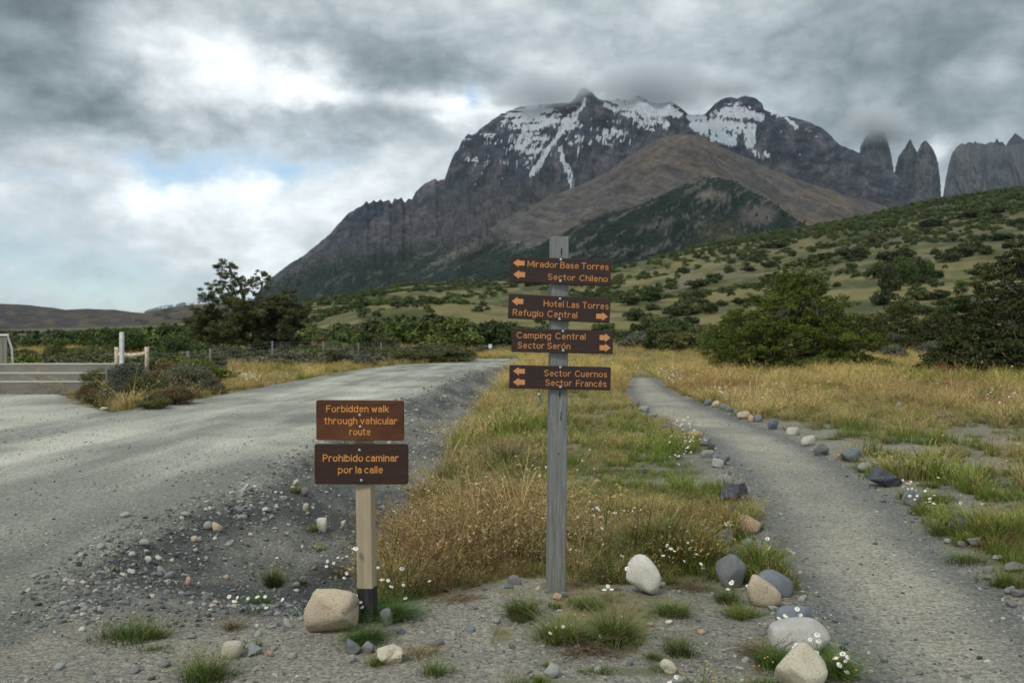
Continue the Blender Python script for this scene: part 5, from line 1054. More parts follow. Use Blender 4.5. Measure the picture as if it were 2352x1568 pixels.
def place(u):
    for a, b_ in ((60, 'at the left edge of the picture'), (160, 'above the wooden steps'), (260, 'behind the white rail post'), (350, 'behind the log rail'), (440, 'left of the spreading tree'), (560, 'under the spreading tree'), (680, 'under the leaning tree'), (760, 'behind the middle fence posts'), (850, 'left of the grassy knoll'), (950, 'below the grassy knoll'), (1050, 'beyond the far bend'), (1170, 'just left of the signpost boards'), (1410, 'behind the signpost boards'), (1560, 'just right of the signpost boards'), (1700, 'above the smaller green tree'), (1900, 'above the large mounded tree'), (2050, 'right of the large mounded tree'), (2200, 'above the lone pale post')):
        if u < a: return b_
    return 'near the right edge'
def lab(kd, hh, u, what, y=0): return '%s %s %s%s %s' % (('small', 'medium', 'large')[int(hh > 2.4)+int(hh > 3.4)], KC[kd], what, ' far off' if y > 400 else '', place(u))
GRN = [((.038, .06, .024), (.10, .135, .045)), ((.06, .075, .035), (.14, .15, .06)), ((.03, .045, .024), (.08, .10, .042)), ((.06, .085, .026), (.15, .19, .05)), ((.085, .095, .07), (.19, .20, .145)), ((.10, .08, .045), (.22, .165, .08))]
SH = {}
def shr(kind, lod, var):
    k = (kind, lod, var)
    if k not in SH:
        n, s = {0: (19000, .021), 1: (6500, .036), 2: (2000, .060)}[lod]; SH[k] = shrubmesh(1000+kind*31+lod*7+var*97, n, s, *GRN[kind], m=(34, 26, 18)[lod])
    return SH[k]
NS = [0]
def shrub(x, y, w_, h_, kind, lod, label, group, name='shrub', cat='shrub', rz=None):
    z = float(ter(A(x), A(y))[()]); f, tw = shr(kind, lod, int(rng.integers(2)))
    o = bpy.data.objects.new(name, None); o.empty_display_size = .1; o.location = (x, y, z-.03*h_); o.scale = (w_/1.3, w_/1.3, h_/.80); o.rotation_euler = (0, 0, rng.random()*6.28 if rz is None else rz); link(o); tag(o, label, cat, group)
    a = bpy.data.objects.new('foliage', f); link(a); a.parent = o
    if tw: b_ = bpy.data.objects.new('stems', tw); link(b_); b_.parent = o
    NS[0] += 1
    return o
def shrubpx(u, vb, wp, hp, kind, lod, label, group, **k):
    x, y, z = hit(u, vb); q = y/F; return shrub(x, y, wp*q, hp*q, kind, lod, label, group, **k)
# roadside island of shrubs at the left
g_ = 'shrubs on the roadside island'
for u, vb, wp, hp, kd, lb in [(232, 905, 120, 55, 1, 'dark thorny shrub spreading in front of the wooden steps'), (300, 912, 110, 85, 4, 'grey-green shrub in the middle of the roadside island'), (335, 925, 90, 75, 1, 'rounded green shrub at the front of the roadside island'),
     (385, 900, 130, 75, 5, 'brownish dry shrub left of the yellow-tipped one'), (430, 905, 120, 72, 4, 'grey-green leafy shrub at the right end of the island'), (455, 890, 110, 66, 3, 'yellow-tipped green shrub on top of the island'), (295, 885, 90, 62, 5, 'rusty low shrub directly behind the grey-green one'), (400, 928, 110, 45, 5, 'low brown shrub at the road edge of the island'), (270, 925, 100, 40, 4, 'low grey shrub at the parking side of the island'), (255, 893, 100, 50, 2, 'dark leafy shrub reaching the end of the steps'), (345, 880, 120, 60, 5, 'orange-tinged shrub below the log rail'), (480, 905, 70, 40, 4, 'small grey shrub at the right tip of the island'), (350, 938, 90, 34, 1, 'low green mound at the front edge of the island'), (240, 935, 80, 36, 1, 'low green mound at the left front of the island'), (198, 925, 46, 40, 5, 'golden dry tussock at the left tip of the island')]:
    shrubpx(u, vb, wp, hp, kd, 0, lb, g_)
# belt of shrubs behind the fence
g_ = 'shrubs behind the wire fence'
for i in range(46):
    u = rng.uniform(420, 1045); y = rng.uniform(44, 84); x = (u-CX)/F*y
    if sdf(A(x), A(y), ROAD) < 1.5 or x > -9.2+.0*y and y < 60: continue
    shrub(x, y, rng.uniform(2.2, 4.2), rng.uniform(.8, 1.45), (kd := int(rng.choice([1, 4, 4, 1, 3]))), 1, lab(kd, 1+(y > 62)*2, u, 'scrub bush by the wire fence'), g_)
for u, vb, wp, hp, lb in [(1000, 812, 90, 22, 'rounded grey shrub at the end of the fence'), (940, 815, 100, 26, 'low grey shrub before the far bend, left of its rounded neighbour'), (1110, 810, 60, 22, 'grey shrub beside the tiny white sign'), (1150, 808, 70, 20, 'low shrub right of the tiny white sign')]: shrubpx(u, vb, wp, hp, 4, 1, lb, g_)
# broad dark belt across the left and middle
g_ = 'dark shrubs in the belt below the hills'
for i in range(78):
    q = i/78; u = rng.uniform(-40, 1170); y = rng.uniform(88, 190) if u > 420 else rng.uniform(46, 150); x = (u-CX)/F*y
    hh = (1.1+2.9*rng.random()**2)*(.75 if 400 < u < 720 else 1.0 if u > 420 else .8)*(1+.35*(y > 120)); kd = int(rng.choice([0, 1, 0, 3, 0, 1, 2, 3]))
    shrub(x, y, hh*rng.uniform(1.3, 2.1), hh, kd, 1 if y < 100 else 2, lab(kd, hh, u, 'bush in the dark belt'), g_+(' left' if u < 440 else ' middle'))
g_ = 'low scrub left of the log rail'
for i in range(34):
    u = rng.uniform(-30, 470); y = rng.uniform(30, 46); x = (u-CX)/F*y
    shrub(x, y, rng.uniform(2., 3.4), rng.uniform(.7, 1.15), (kd := int(rng.choice([1, 1, 4, 3]))), 1, lab(kd, 1+(y > 38)*2, u, 'low scrub bush'), g_)
# hillside shrubs: hand placed clumps, then scattered ones
g_ = 'shrubs on the grassy hillside'
for u, vb, wp, hp in [(1690,700,0,0)][:0]: pass
HP = [(1520,805,90,75,0),(1560,800,80,65,2),(1600,808,110,60,1),(1470,800,90,48,4),(1440,795,60,40,2),(1585,722,60,34,1),(1630,720,36,30,2),(1545,727,50,24,0),(1500,745,60,22,1),(1700,700,40,18,2),(1452,700,50,20,0),
 (2040,668,70,60,2),(2075,655,70,70,0),(2110,650,70,55,2),(2125,640,40,46,0),(2030,700,60,40,2),(2010,640,50,40,0),(2180,600,60,26,2),(2210,592,54,26,0),(2225,575,34,22,2),(2255,553,40,16,2),(2150,640,36,20,0),(2060,600,80,34,2),(2010,560,60,24,1),(2300,552,60,18,2),(1960,590,70,24,2),(1880,600,50,20,2),(1822,590,20,14,0),
 (1780,570,60,16,2),(2145,520,60,20,2),(2290,490,40,20,0),(2065,480,50,18,2),(2230,500,60,16,2),(1640,640,40,14,2),(1600,660,60,18,0),(1540,665,40,16,1),(1770,640,50,12,2),(2170,680,30,14,2),(2110,690,60,26,1),(2170,700,60,18,1),(2335,520,40,20,0),(1735,600,26,14,2)]
for u, vb, wp, hp, kd in HP: shrubpx(u, vb, wp, hp, kd, 2 if hp < 45 else 1, lab(kd, 1+hp/16, u, 'rounded %s hillside shrub' % ('low' if vb > 715 else 'high' if vb < 620 else 'mid')), g_+(' foot' if vb > 715 else ' slope'))
for i in range(190):
    u = rng.uniform(1180, 2360); y = math.exp(rng.uniform(math.log(150), math.log(900))); x = (u-CX)/F*y
    if fbm(A(x/60), A(y/60), 3, 171)[0] < .52: continue
    hh = rng.uniform(1.6, 3.8)*(1+y/900); shrub(x, y, hh*rng.uniform(1.2, 2.4), hh, (kd := int(rng.choice([0, 2, 2, 1]))), 2, lab(kd, hh, u, 'slope shrub', y), 'scattered hillside shrubs')
# smaller and farther ones as one mass
fs = []
for i, kd in enumerate((0, 2, 1)):
    m_, _ = shrubmesh(1500+i, 320, .105, *GRN[kd], m=12, twigs=False, mt=M_inst); o = bpy.data.objects.new('f%d' % i, m_); fs.append(o)
CS = src('far_shrubs', fs)
def far_shrubs(n, y0, y1, dens, hf, s0, s1):
    x, y = pts(n, y0, y1, s0, s1, 1.4); u = CX+F*x/y; k = rng.random(n) < dens(x, y, u); x, y = x[k], y[k]; n = len(x); z = ter(x, y)-.1
    return x, y, z, rng.uniform(.6, 1.3, n)*hf(x, y), rng.integers(0, 3, n), np.ones((n, 3))*np.array([1.05, 1.12, .9])*rng.uniform(.75, 1.25, (n, 1))
def dn(x, y, u):
    a = sm(.47, .60, fbm(x/60, y/80, 4, 173)*.7+.3*fbm(x/18, y/18, 2, 175)); up = sm(1450, 1800, u)*sm(650, 1050, y); v = CY-F*(ter(x, y)-H)/y
    cr = sm(40, 8, v-np.interp(u, TU, TV[1400]))*sm(1500, 1750, u)
    bel = sm(.40, .55, fbm(x/40, y/25, 3, 177))*sm(300, 200, y)*(u > 640)*(u < 1300)
    a = sm(.50, .56, fbm(x/75, y/95, 4, 173)*.75+.25*fbm(x/18, y/18, 2, 175)); return np.clip(.012+.75*a*(.35+.65*sm(300, 500, y))+.5*up*sm(.36, .5, fbm(x/90, y/90, 3, 179))+cr+.8*bel, 0, 1)
def dl(x, y, u): return sm(.40, .56, fbm(x/50, y/60, 3, 181))*sm(520, 440, u)
scatter('distant_scrub', CS, *cat(far_shrubs(15000, 120, 1500, dn, lambda x, y: 2.2+y*.0030, -.32, .68), far_shrubs(2600, 110, 900, dl, lambda x, y: 2.4+0*y, -.70, -.30)), label='far scrub covering the hills', tilt=.05)
# forest on the flanks of the mountain
fm = []
for i in range(3):
    V, T = rockshape(1700+i, 1, .3); g = G(); V = V*A(.62, .62, .8)+A(0, 0, .6); g.add(V, [], T, A(.030, .042, .030)); fm.append(srcobj(g, 'm%d' % i))
U_, Yf, Xf, Zf, Vf, lf_, fp_ = MT
ii = rng.integers(0, len(U_), 60000); k = (rng.random(60000) < fp_[ii]*.62*(fbm(U_[ii]/9, Vf[ii]/9, 3, 191) > .36)) & (Vf[ii] < 690); ii = ii[k]
jx = rng.normal(size=len(ii))*5
scatter('mountain_forest', src('forest_trees', fm), Xf[ii]+jx, Yf[ii], Zf[ii]-3, rng.uniform(4, 7.5, len(ii))*(Yf[ii]/3000)**.6, rng.integers(0, 3, len(ii)), np.array([[1.05, 1., 1.0]])*rng.uniform(.6, 1.35, (len(ii), 1)), label='dark forest on the mountain flanks', tilt=.05)

def treeobj(name, loc, label, cent, rad, nleaf, size, c0, c1, limbs, group=None, hollow=.35, seed=1, cat='tree', flat=1., sub=6):
    rs = np.random.default_rng(seed); cent = np.array(cent, float); rad = np.array(rad, float)
    c_2 = np.repeat(cent, sub, 0)+rs.normal(size=(len(cent)*sub, 3))*np.repeat(rad, sub, 0)*.62; r_2 = np.repeat(rad, sub, 0)*rs.uniform(.25, .6, (len(cent)*sub, 1)); o = empty(name, loc, label, cat, group)
    V, Q, C = leafcloud(rs, c_2, r_2, nleaf, size, c0, c1, up=.5, hollow=hollow)
    cr = mk('crown', V, Q, M_leaf, o, False); fattr(cr, 'c', C, 'FLOAT_COLOR')
    g = G()
    for P_, r0, r1 in limbs:
        P_ = np.array(P_, float); n = len(P_); t = np.linspace(0, 1, n*3-2); Pi = np.stack([np.interp(t, np.linspace(0, 1, n), P_[:, k]) for k in range(3)], 1)
        Pi[1:-1] += rs.normal(size=(len(Pi)-2, 3))*.02*np.linalg.norm(P_[-1]-P_[0]); g.tube(Pi, np.linspace(r0, r1, len(Pi)), 6)
    # thin branches from the nearest limb point to each clump
    L_ = np.concatenate([np.array(P_, float)[len(P_)//2:] for P_, _, _ in limbs])
    for c in cent:
        d = np.linalg.norm(L_-c, axis=1)+np.clip(L_[:, 2]-c[2], 0, None); q = L_[d.argmin()]; mid_ = (q+c)/2+A(0, 0, -.08*np.linalg.norm(q-c))+rs.normal(size=3)*.08; g.tube([q, mid_, c], [.025, .016, .006], 4, False)
    g.build('trunk', M_bark, o); return o
# open wind-shaped tree left of the road
YT = 70.; k = YT/F; bx = (545-CX)*k; bz = float(ter(A(bx), A(YT))[()]); rs = np.random.default_rng(5)
def q_(u, v, d=0): return ((u-545)*k, d, H-(v-CY)*k-bz)
top = [(527,607,16),(512,612,12),(540,616,14),(503,630,15),(520,632,10),(556,636,15),(548,648,14),(575,646,12),(591,635,15),(606,634,12),(614,642,9),(600,652,11),(468,680,14),(482,684,14),(505,652,12),(498,664,15),(512,672,16),(530,668,13),(528,656,12),(490,676,12),(560,668,16),(575,672,13),(585,660,10),(540,690,22),(515,696,20),(478,700,18),(560,700,22)]
rt = [(626,690,17),(648,677,17),(664,684,15),(640,696,15),(612,700,18),(672,700,17),(686,712,15),(660,718,20),(632,722,18),(600,724,20)]
cent = []; rad = []
for u, v, r in top+rt: cent.append(q_(u, v, rs.normal()*r*k*1.6)); rad.append((r*k*1.2, r*k*1.2, r*k*.7))
for i in range(52):
    u = rs.uniform(428, 590); v = rs.uniform(704+max(0, 480-u)*.5, 802); r = rs.uniform(15, 24); cent.append(q_(u, v, rs.normal()*1.0)); rad.append((r*k*1.1, r*k*1.2, r*k*.7))
GT = ((.042, .055, .026), (.13, .135, .06))
treeobj('spreading_tree', (bx, YT, bz), 'open wind-shaped tree with sparse dark crown rising left of the road', cent, rad, 75000, .062, *GT,
  [([q_(543, 812), q_(540, 780), q_(552, 740), q_(560, 705, .2), q_(556, 668), q_(540, 640), q_(527, 615)], .30, .07), ([q_(552, 745), q_(575, 715, .3), q_(590, 680, .4), q_(602, 650)], .16, .05), ([q_(548, 760), q_(525, 725, -.4), q_(500, 700, -.6), q_(480, 685)], .15, .05), ([q_(540, 812), q_(525, 780, .4), q_(500, 760, .6), q_(455, 745, .4)], .14, .05), ([q_(558, 700), q_(530, 680), q_(512, 655), q_(506, 635)], .1, .03)], 'trees', .2, 5)
cent = []; rad = []
for u, v, r in rt: cent.append(q_(u, v, rs.normal()*r*k*1.4)); rad.append((r*k*1.15, r*k*1.2, r*k*.6))
for i in range(34):
    u = rs.uniform(590, 692); v = rs.uniform(716, 802); r = rs.uniform(14, 21); cent.append(q_(u, v, rs.normal()*1.0)); rad.append((r*k*1.1, r*k*1.2, r*k*.7))
cent = np.array(cent)-A(*q_(640, 812)); 
def q2(u, v, d=0): return tuple(A(*q_(u, v, d))-A(*q_(640, 812)))
treeobj('leaning_tree', tuple(A(bx, YT, bz)+A(*q_(640, 812))+A(0, .8, .0)), 'smaller crooked dark tree leaning right beside the open wind-shaped tree', cent, rad, 42000, .062, *GT,
  [([q2(618, 812), q2(610, 775), q2(622, 740), q2(645, 715), q2(658, 692)], .2, .06), ([q2(672, 812), q2(668, 760), q2(676, 720)], .12, .05), ([q2(612, 770), q2(602, 740), q2(612, 705)], .12, .05)], 'trees', .2, 8)
for c in [o for o in bpy.data.objects if o.name.startswith(('spreading_tree', 'leaning_tree'))]: c['group'] = 'pair of trees left of the road'
# big layered bush-like trees on the right
def tiered(name, u, vb, wp, hp, label, seed, nleaf, cols, top=.5, group=None, size=.075, lean=0., sk=1.):
    x, y, z = hit(u, vb); k = y/F; w_, h_ = wp*k/2, hp*k; rs = np.random.default_rng(seed); cent = []; rad = []
    nt = 15
    for i in range(nt):
        q = (i+.5)/nt; prof = np.interp(q, [0, .12, .35, .6, .8, 1], [.86, 1, .93, .70, .42, .12])*w_
        m = int(6+26*prof/w_)
        for j in range(m):
            a = rs.random()*6.283; r_ = prof*math.sqrt(rs.random())*(1+.12*rs.normal()) if j % 3 else prof*(1+.10*rs.normal()); rr = rs.uniform(.10, .19)*w_*(1-.35*q)
            cent.append((r_*math.cos(a)*sk+lean*q*w_, r_*math.sin(a)*.9, q*h_*(1+.05*rs.normal())-.18*r_/w_*h_*.3)); rad.append((rr*1.3, rr*1.3, rr*.62))
    cent = np.array(cent); cent[:, 2] = np.maximum(cent[:, 2], .12*h_*.4)
    limbs = [([(0, 0, -.2), (.1, 0, h_*.3), (0, .1, h_*.55), (lean*w_*.5, 0, h_*.75)], .16, .03)]
    for i in range(9):
        a = rs.random()*6.283; q = rs.uniform(.1, .75); L_ = w_*.75*np.interp(q, [0, .5, 1], [1, .8, .3]); limbs.append(([(0, 0, q*h_*.8), (L_*.5*math.cos(a), L_*.5*math.sin(a), q*h_*.95), (L_*math.cos(a), L_*math.sin(a), q*h_*.98)], .05, .012))
    return treeobj(name, (x, y, z), label, cent, np.array(rad), nleaf, size, *cols, limbs, group, .15, seed)
TG = ((.035, .062, .015), (.14, .17, .032)); TD = ((.024, .036, .014), (.075, .088, .026))
g2 = 'large dark trees on the right meadow'
tiered('layered_tree', 1822, 846, 345, 222, 'large mounded dark green tree with layered branches right of the signpost', 21, 150000, TG, group=g2, size=.055)
tiered('layered_tree', 1690, 818, 150, 100, 'smaller green tree behind the left side of the large mounded tree', 23, 30000, TG, group=g2, size=.085)
tiered('layered_tree', 2340, 850, 330, 285, 'dark spreading tree cut off by the right edge of the picture', 25, 100000, TD, group=g2, size=.065, lean=.1)
tiered('layered_tree', 2250, 862, 230, 105, 'low dark tree skirt before the tree at the right edge', 27, 45000, TD, group=g2, size=.065)
tiered('layered_tree', 2060, 800, 190, 100, 'shadowy tree in the gap between the two large trees', 29, 28000, TD, group=g2, size=.10)
tiered('layered_tree', 1985, 806, 110, 80, 'dark tree touching the right flank of the large mounded tree', 31, 18000, TD, group=g2, size=.09)
tiered('layered_tree', 2160, 802, 130, 90, 'dark round tree right of the lone pale post', 33, 18000, TD, group=g2, size=.09)
g_ = 'meadow shrubs near the lone post'
for u, vb, wp, hp, kd, lb in [(2045, 826, 70, 44, 4, 'grey twiggy shrub in front of the lone pale post'), (2150, 818, 80, 42, 4, 'grey-green shrub right of the lone pale post'), (1640, 812, 80, 46, 1, 'grey-green shrub left of the smaller green tree'), (1545, 806, 100, 52, 1, 'rounded shrub at the meadow edge right of the third board')]: shrubpx(u, vb, wp, hp, kd, 1, lb, g_)

# clouds caught on the summits: lumps of vapour
def capcloud(u, v, ru, rv, Y, label):
    k = Y/F; V, T = ICO[3]; o = mk('summit_cloud', V, T, M_cl, None); o.location = ((u-CX)*k, Y, H-(v-CY)*k); o.scale = (ru*k, max(ru, 50)*k*.7, rv*k); o['kind'] = 'stuff'; o['label'] = label
capcloud(1245, 212, 140, 50, 6300, 'grey cloud resting on the left shoulder of the summit')
capcloud(1500, 198, 190, 58, 6400, 'grey cloud veiling the snowy saddle')
capcloud(1690, 200, 80, 34, 6400, 'thin cloud on the right summit')
capcloud(2018, 286, 105, 58, 9050, 'cloud hiding the top of the leftmost granite tower')
# ------------------------------------------------------------------ foreground tufts, daisies, dry stems
rs = np.random.default_rng(17)
def tuft(u, vb, wp, hp, kind, label, name='grass_tuft', n=140, group='green tufts on bare soil'):
    x, y, z = hit(u, vb); k = y/F; h_ = hp*k*1.3; w_ = wp*k/2*1.1
    cols = {'green': ((.05, .085, .018), (.13, .20, .045)), 'dry': ((.16, .12, .06), (.36, .26, .13)), 'feather': ((.05, .095, .022), (.10, .165, .045)), 'brown': ((.12, .07, .04), (.24, .15, .08))}[kind]
    g = G(); ns = max(4, int(wp/7)); n = int(n*1.5)
    for i in range(ns):
        ox_, oy_ = rs.normal()*w_*.45, rs.normal()*w_*.30; b2_ = blades(rs, max(6, n//ns), h_*rs.uniform(.45, 1.15), w_*rs.uniform(.25, .6), .0035 if kind != 'feather' else .0022, rs.uniform(.6, 1.6), *cols, seg=3)
        if abs(ox_) > w_*.6: b2_.V[0] = b2_.V[0]*A(1, 1, .6)
        g.add(b2_.V[0]+A(ox_, oy_, 0), b2_.Q[0], [], b2_.C[0])
    if kind == 'feather': g2_ = blades(rs, n, h_*.6, w_*.8, .0025, 1.6, *cols, seg=3); g.add(g2_.V[0], g2_.Q[0], [], g2_.C[0])
    if kind == 'green': g2_ = blades(rs, n//6, h_*1.1, w_*.8, .0028, .7, (.16, .12, .06), (.33, .25, .13), seg=3); g.add(g2_.V[0], g2_.Q[0], [], g2_.C[0])
    o = g.build(name, M_leaf, None, False); o.location = (x, y, z-.005); tag(o, label, 'grass' if name == 'grass_tuft' else 'plant', group)
for a in [(p1(690,1330,330,110), 'green', 'wide green tuft with dry stalks on the lip of the pit', 420), (p1(880,1310,130,60), 'green', 'low green tuft at the right end of the wide one', 130), (p1(1300,1270,170,90), 'dry', 'thin pale grass clump on bare soil left of the beige boulder', 110),
          (p1(1120,1545,260,150), 'green', 'green leafy tuft left of the round cream rock at the bottom', 330), (p1(850,1385,140,32), 'green', 'flat mossy tuft below the wide green tuft', 120), (p1(1390,1370,130,50), 'green', 'flat leafy rosette above the pale slab', 90),
          (p2(890,1230,250,180), 'feather', 'feathery dark green plant at the foot of the black post', 420), (p2(1120,1010,300,230), 'feather', 'feathery green clump right of the black post foot', 520), (p2(1010,1410,150,100), 'green', 'green tuft against the cream angular rock', 170),
          (p2(1350,1330,330,120), 'dry', 'withered flat tuft right of the feathery plant', 150), (p2(1480,1500,230,150), 'green', 'star-shaped weed tuft at the bottom', 110), (p2(440,275,90,75), 'green', 'small green tuft beside the white oval cobble', 110), (p2(350,720,110,70), 'green', 'small green tuft on the pit floor', 110), (p2(520,440,110,60), 'green', 'green tuft on the bank left of the pale post', 100), (p2(130,740,120,150), 'green', 'tall thin green clump by the pit wall', 150),
          (p1(1510,1030,90,120), 'green', 'green clump on the pit wall', 130), (p1(1440,1130,130,80), 'feather', 'feathery plant with daisies in the pit', 140), (p1(1640,520,56,50), 'green', 'green tuft near the top of the bank', 90),
          (p3(340,990,250,190), 'green', 'dark green tuft with dry tips left of the tall post foot', 360), (p3(640,900,150,60), 'green', 'small leafy weed below the tall post', 90), (p3(1620,960,290,120), 'green', 'bright green short tuft right of the white boulder', 420), (p3(2150,980,240,90), 'green', 'flat green tuft before the orange-beige boulder', 240), (p3(1640,1290,230,160), 'green', 'sparse green patch on the bare foreground', 220), (p3(1450,1330,200,70), 'green', 'thin moss-like patch left of the sparse one', 130),
          (p3(510,1530,110,60), 'green', 'green tuft touching the grey angular rock', 130), (p3(590,1400,130,50), 'green', 'small green rosette above the grey angular rock', 100), (p3(1000,1440,220,80), 'green', 'low green patch around the oval pale stone', 150), (p3(700,1180,400,230), 'green', 'green base of the flowering clump below the tall post', 420), (p3(1150,1180,300,330), 'green', 'green right half of the flowering clump', 420), (p3(900,890,330,110), 'green', 'green carpet between the tall post and the white boulder', 330),
          (p4(2230,250,300,130), 'green', 'lush green-gold tuft behind the dark slate rock', 420), (p4(1760,230,200,110), 'green', 'daisy-dotted tuft at the right edge of the path', 220), (p4(2000,420,330,80), 'green', 'short green tuft by the flat pale stone', 260), (p4(2260,600,200,140), 'green', 'dark green tuft at the right edge under the brownish rock', 240), (p4(2200,330,300,120), 'dry', 'golden tuft right of the mossy flat stone', 260),
          (p4(320,700,170,110), 'green', 'green tuft below the grey domed boulder', 200), (p4(420,790,190,80), 'green', 'flat green tuft left of the orange-beige boulder', 190), (p4(880,920,220,80), 'green', 'green tuft between the blue-grey and the long pale boulder', 200), (p4(650,1140,220,160), 'feather', 'feathery green plant left of the cream boulder', 300), (p4(1050,1200,220,190), 'feather', 'feathery daisy plant right of the cream boulder', 380), (p4(850,1060,330,110), 'feather', 'feathery plant growing over the long pale boulder', 380),
          (p4(560,440,60,0), 'dry', '', 0)]:
    q, kd, lb, n = a
    if n: tuft(*q, kd, lb, n=n)
for q, lb in [(p5(1600,465,140,70), 'upper left green-gold tussock in the bare patch right of the path'), (p5(1650,545,190,70), 'wide green tussock in the bare patch right of the path'), (p5(1965,520,150,55), 'golden-green tussock in the bare patch, right of the wide one'), (p5(2070,430,120,45), 'small tussock far right in the bare patch'), (p5(1300,440,80,30), 'small green tuft near the two white rocks'), (p5(2260,630,110,45), 'green tuft at the far right of the bare patch'), (p5(1850,710,90,40), 'small green tuft below the bare patch'), (p5(1880,470,100,40), 'brownish tussock between two green ones'), (p5(2300,500,160,50), 'tussock at the right edge of the picture'), (p5(1990,570,70,30), 'tiny tuft on the bare patch'), (p5(1870,790,110,50), 'green tuft right of the grey angular rock'), (p5(2230,700,200,60), 'loose green tuft row above the lush grass'), (p5(525,850,110,60), 'round green tuft left of the wedge-shaped rock'), (p5(730,850,130,60), 'green tuft under the black slate block'), (p5(1690,770,90,60), 'green tuft between the dark slab and the grey rock')]:
    tuft(*q, 'green', lb, n=170, group='green tussocks right of the path')
# bunch grass with long pale stalks in the ditch edge
x, y, z = hit(1165, 1068); g = blades(rs, 420, .42, .16, .004, .6, (.10, .075, .055), (.26, .20, .14)); g2_ = blades(rs, 26, .75, .1, .004, .55, (.4, .36, .27), (.6, .55, .42)); g.add(g2_.V[0], g2_.Q[0], [], g2_.C[0])
o = g.build('bunch_grass', M_leaf, None, False); o.location = (x, y, z); tag(o, 'tall brown bunch grass with long pale stalks beside the ditch', 'grass')
M_pet, t, b = mat('daisy_petals', .6); b.inputs['Base Color'].default_value = (.78, .79, .76, 1)
M_disc, t, b = mat('daisy_discs', .8); b.inputs['Base Color'].default_value = (.62, .36, .03, 1)
def daisymesh(petals=True, droop=0.):
    g = G(); n = 13; V = []; Q = []
    if petals:
        for i in range(n):
            a = i*6.283/n; d = A(math.cos(a), math.sin(a), 0); s = A(-math.sin(a), math.cos(a), 0); z = A(0, 0, 1)
            for q, w_, h_ in ((.28, .10, 0), (.7, .2, -.05-droop*.4), (1, .1, -.12-droop)):
                V += [d*q-s*w_+z*h_, d*q+s*w_+z*h_]
            k = i*6; Q += [(k, k+1, k+3, k+2), (k+2, k+3, k+5, k+4)]
        g.add(V, Q)
    nq = len(Q); V, T = ICO[1]; V = V*A(.36, .36, .26)+A(0, 0, .06); g.add(V, [], T)
    me = mk('flower', np.concatenate(g.V), [np.concatenate(x) for x in (g.Q, g.T) if x], [M_pet, M_disc], False, False, [0]*nq+[1]*len(T)); return me.data
DM = [daisymesh(True, 0), daisymesh(True, .35), daisymesh(False)]
def daisies(label, flowers, conv, yoff=0., base=None, hgt=.16, size=.0145, group='daisy plants'):
    """one plant: thin stems rising to flower heads; flowers are (x, y, kind) in a zoomed picture"""
    P = []
    for fx_, fy_2, kd in flowers:
        u, v = conv(fx_, fy_2, 0, 0)[:2]; x0, y0, z0 = hit(u, v+hgt*F/5.0); P.append((u, v, kd, y0, ))
    yb_ = float(np.median([p[3] for p in P]))+yoff; u0 = float(np.mean([p[0] for p in P])); xb = (u0-CX)/F*yb_; zb_ = float(ter(A(xb), A(yb_))[()])
    o = empty('daisy_plant', (xb, yb_, zb_), label, 'flowers', group); g = G()
    for i, (u, v, kd, y0) in enumerate(P):
        yy_ = yb_+rs.normal()*.03; p = at_depth(u, v, yy_)-A(xb, yb_, zb_); 
        if p[2] < .03: p[2] = .03+.01*rs.random()
        bx_ = p*A(.35, .35, 0)+rs.normal(size=3)*A(.02, .02, 0); g.tube([bx_, bx_*.6+p*.4+A(0, 0, .01), p-A(0, 0, .003)], [.0016, .0013, .001], 4, False, A(.10, .12, .045))
        f = bpy.data.objects.new('flower', DM[kd]); f.parent = o; f.location = p; f.scale = (size*rs.uniform(.7, 1.1),)*3; f.rotation_euler = (R(rs.uniform(5, 55)), R(rs.normal()*15), rs.random()*.6-.3); link(f)
    # feathery leaves
    lf_ = blades(rs, 26+5*len(P), hgt*.45, max(.05, .5*np.std([p[0] for p in P])/F*yb_), .002, 1.2, (.05, .08, .025), (.09, .12, .045)); g.add(lf_.V[0], lf_.Q[0], [], lf_.C[0])
    g.build('stems', M_leaf, o, False)
daisies('daisies left of the short pale post, two heads past their bloom', [(570,565,0),(635,540,1),(578,523,1),(745,630,0),(745,480,0),(690,525,2),(705,568,2),(668,485,1),(775,585,1),(725,660,1)], p2, 0, None, .16)
daisies('daisies close to the black foot of the short post', [(820,412,0),(818,815,0),(858,872,0),(768,803,2),(872,912,1),(832,935,2)], p2, -.12, None, .12)
daisies('daisies in the dry weeds just right of the short post', [(1012,570,1),(1095,530,2),(1168,550,2),(1088,576,2),(1110,566,2),(1218,580,1),(1220,550,2),(1100,686,0),(1048,672,1),(1128,738,0),(1176,712,2),(1230,725,1),(1246,845,0),(1290,730,2),(1452,686,1),(1000,720,2)], p2, .1, None, .16)
daisies('daisy pair at the upper edge of the weeds by the short post', [(1750,298,0),(1372,370,1),(1590,243,1),(1885,448,1),(1236,380,1)], p2, .2, None, .16)
daisies('single tall daisy on the pit wall', [(1535,872,0)], p1, 0, None, .10); daisies('little row of daisies in the pit left of the beige boulder', [(1300,1112,0),(1268,1086,1),(1312,1092,1),(1425,1085,1),(1470,1088,0),(1375,1097,1),(1562,1102,1),(1478,1165,1)], p1, 0, None, .09)
daisies('two daisies above the boulder beside the short post', [(1955,822,0),(1922,862,0),(1818,888,1),(1850,900,1),(1890,893,2),(1810,918,0),(1898,922,2),(1920,960,0)], p1, .3, None, .14)
daisies('yellow-headed daisies at the bottom right of centre', [(1835,1432,2),(1945,1437,2),(1898,1350,2),(1905,1380,2),(1650,1480,1),(1592,1522,0),(1972,1416,2),(1925,1412,2),(1650,1415,2),(1985,1490,2),(1720,1460,2),(1605,1450,2),(1700,1500,2),(1960,1520,2)], p3, 0, None, .09)
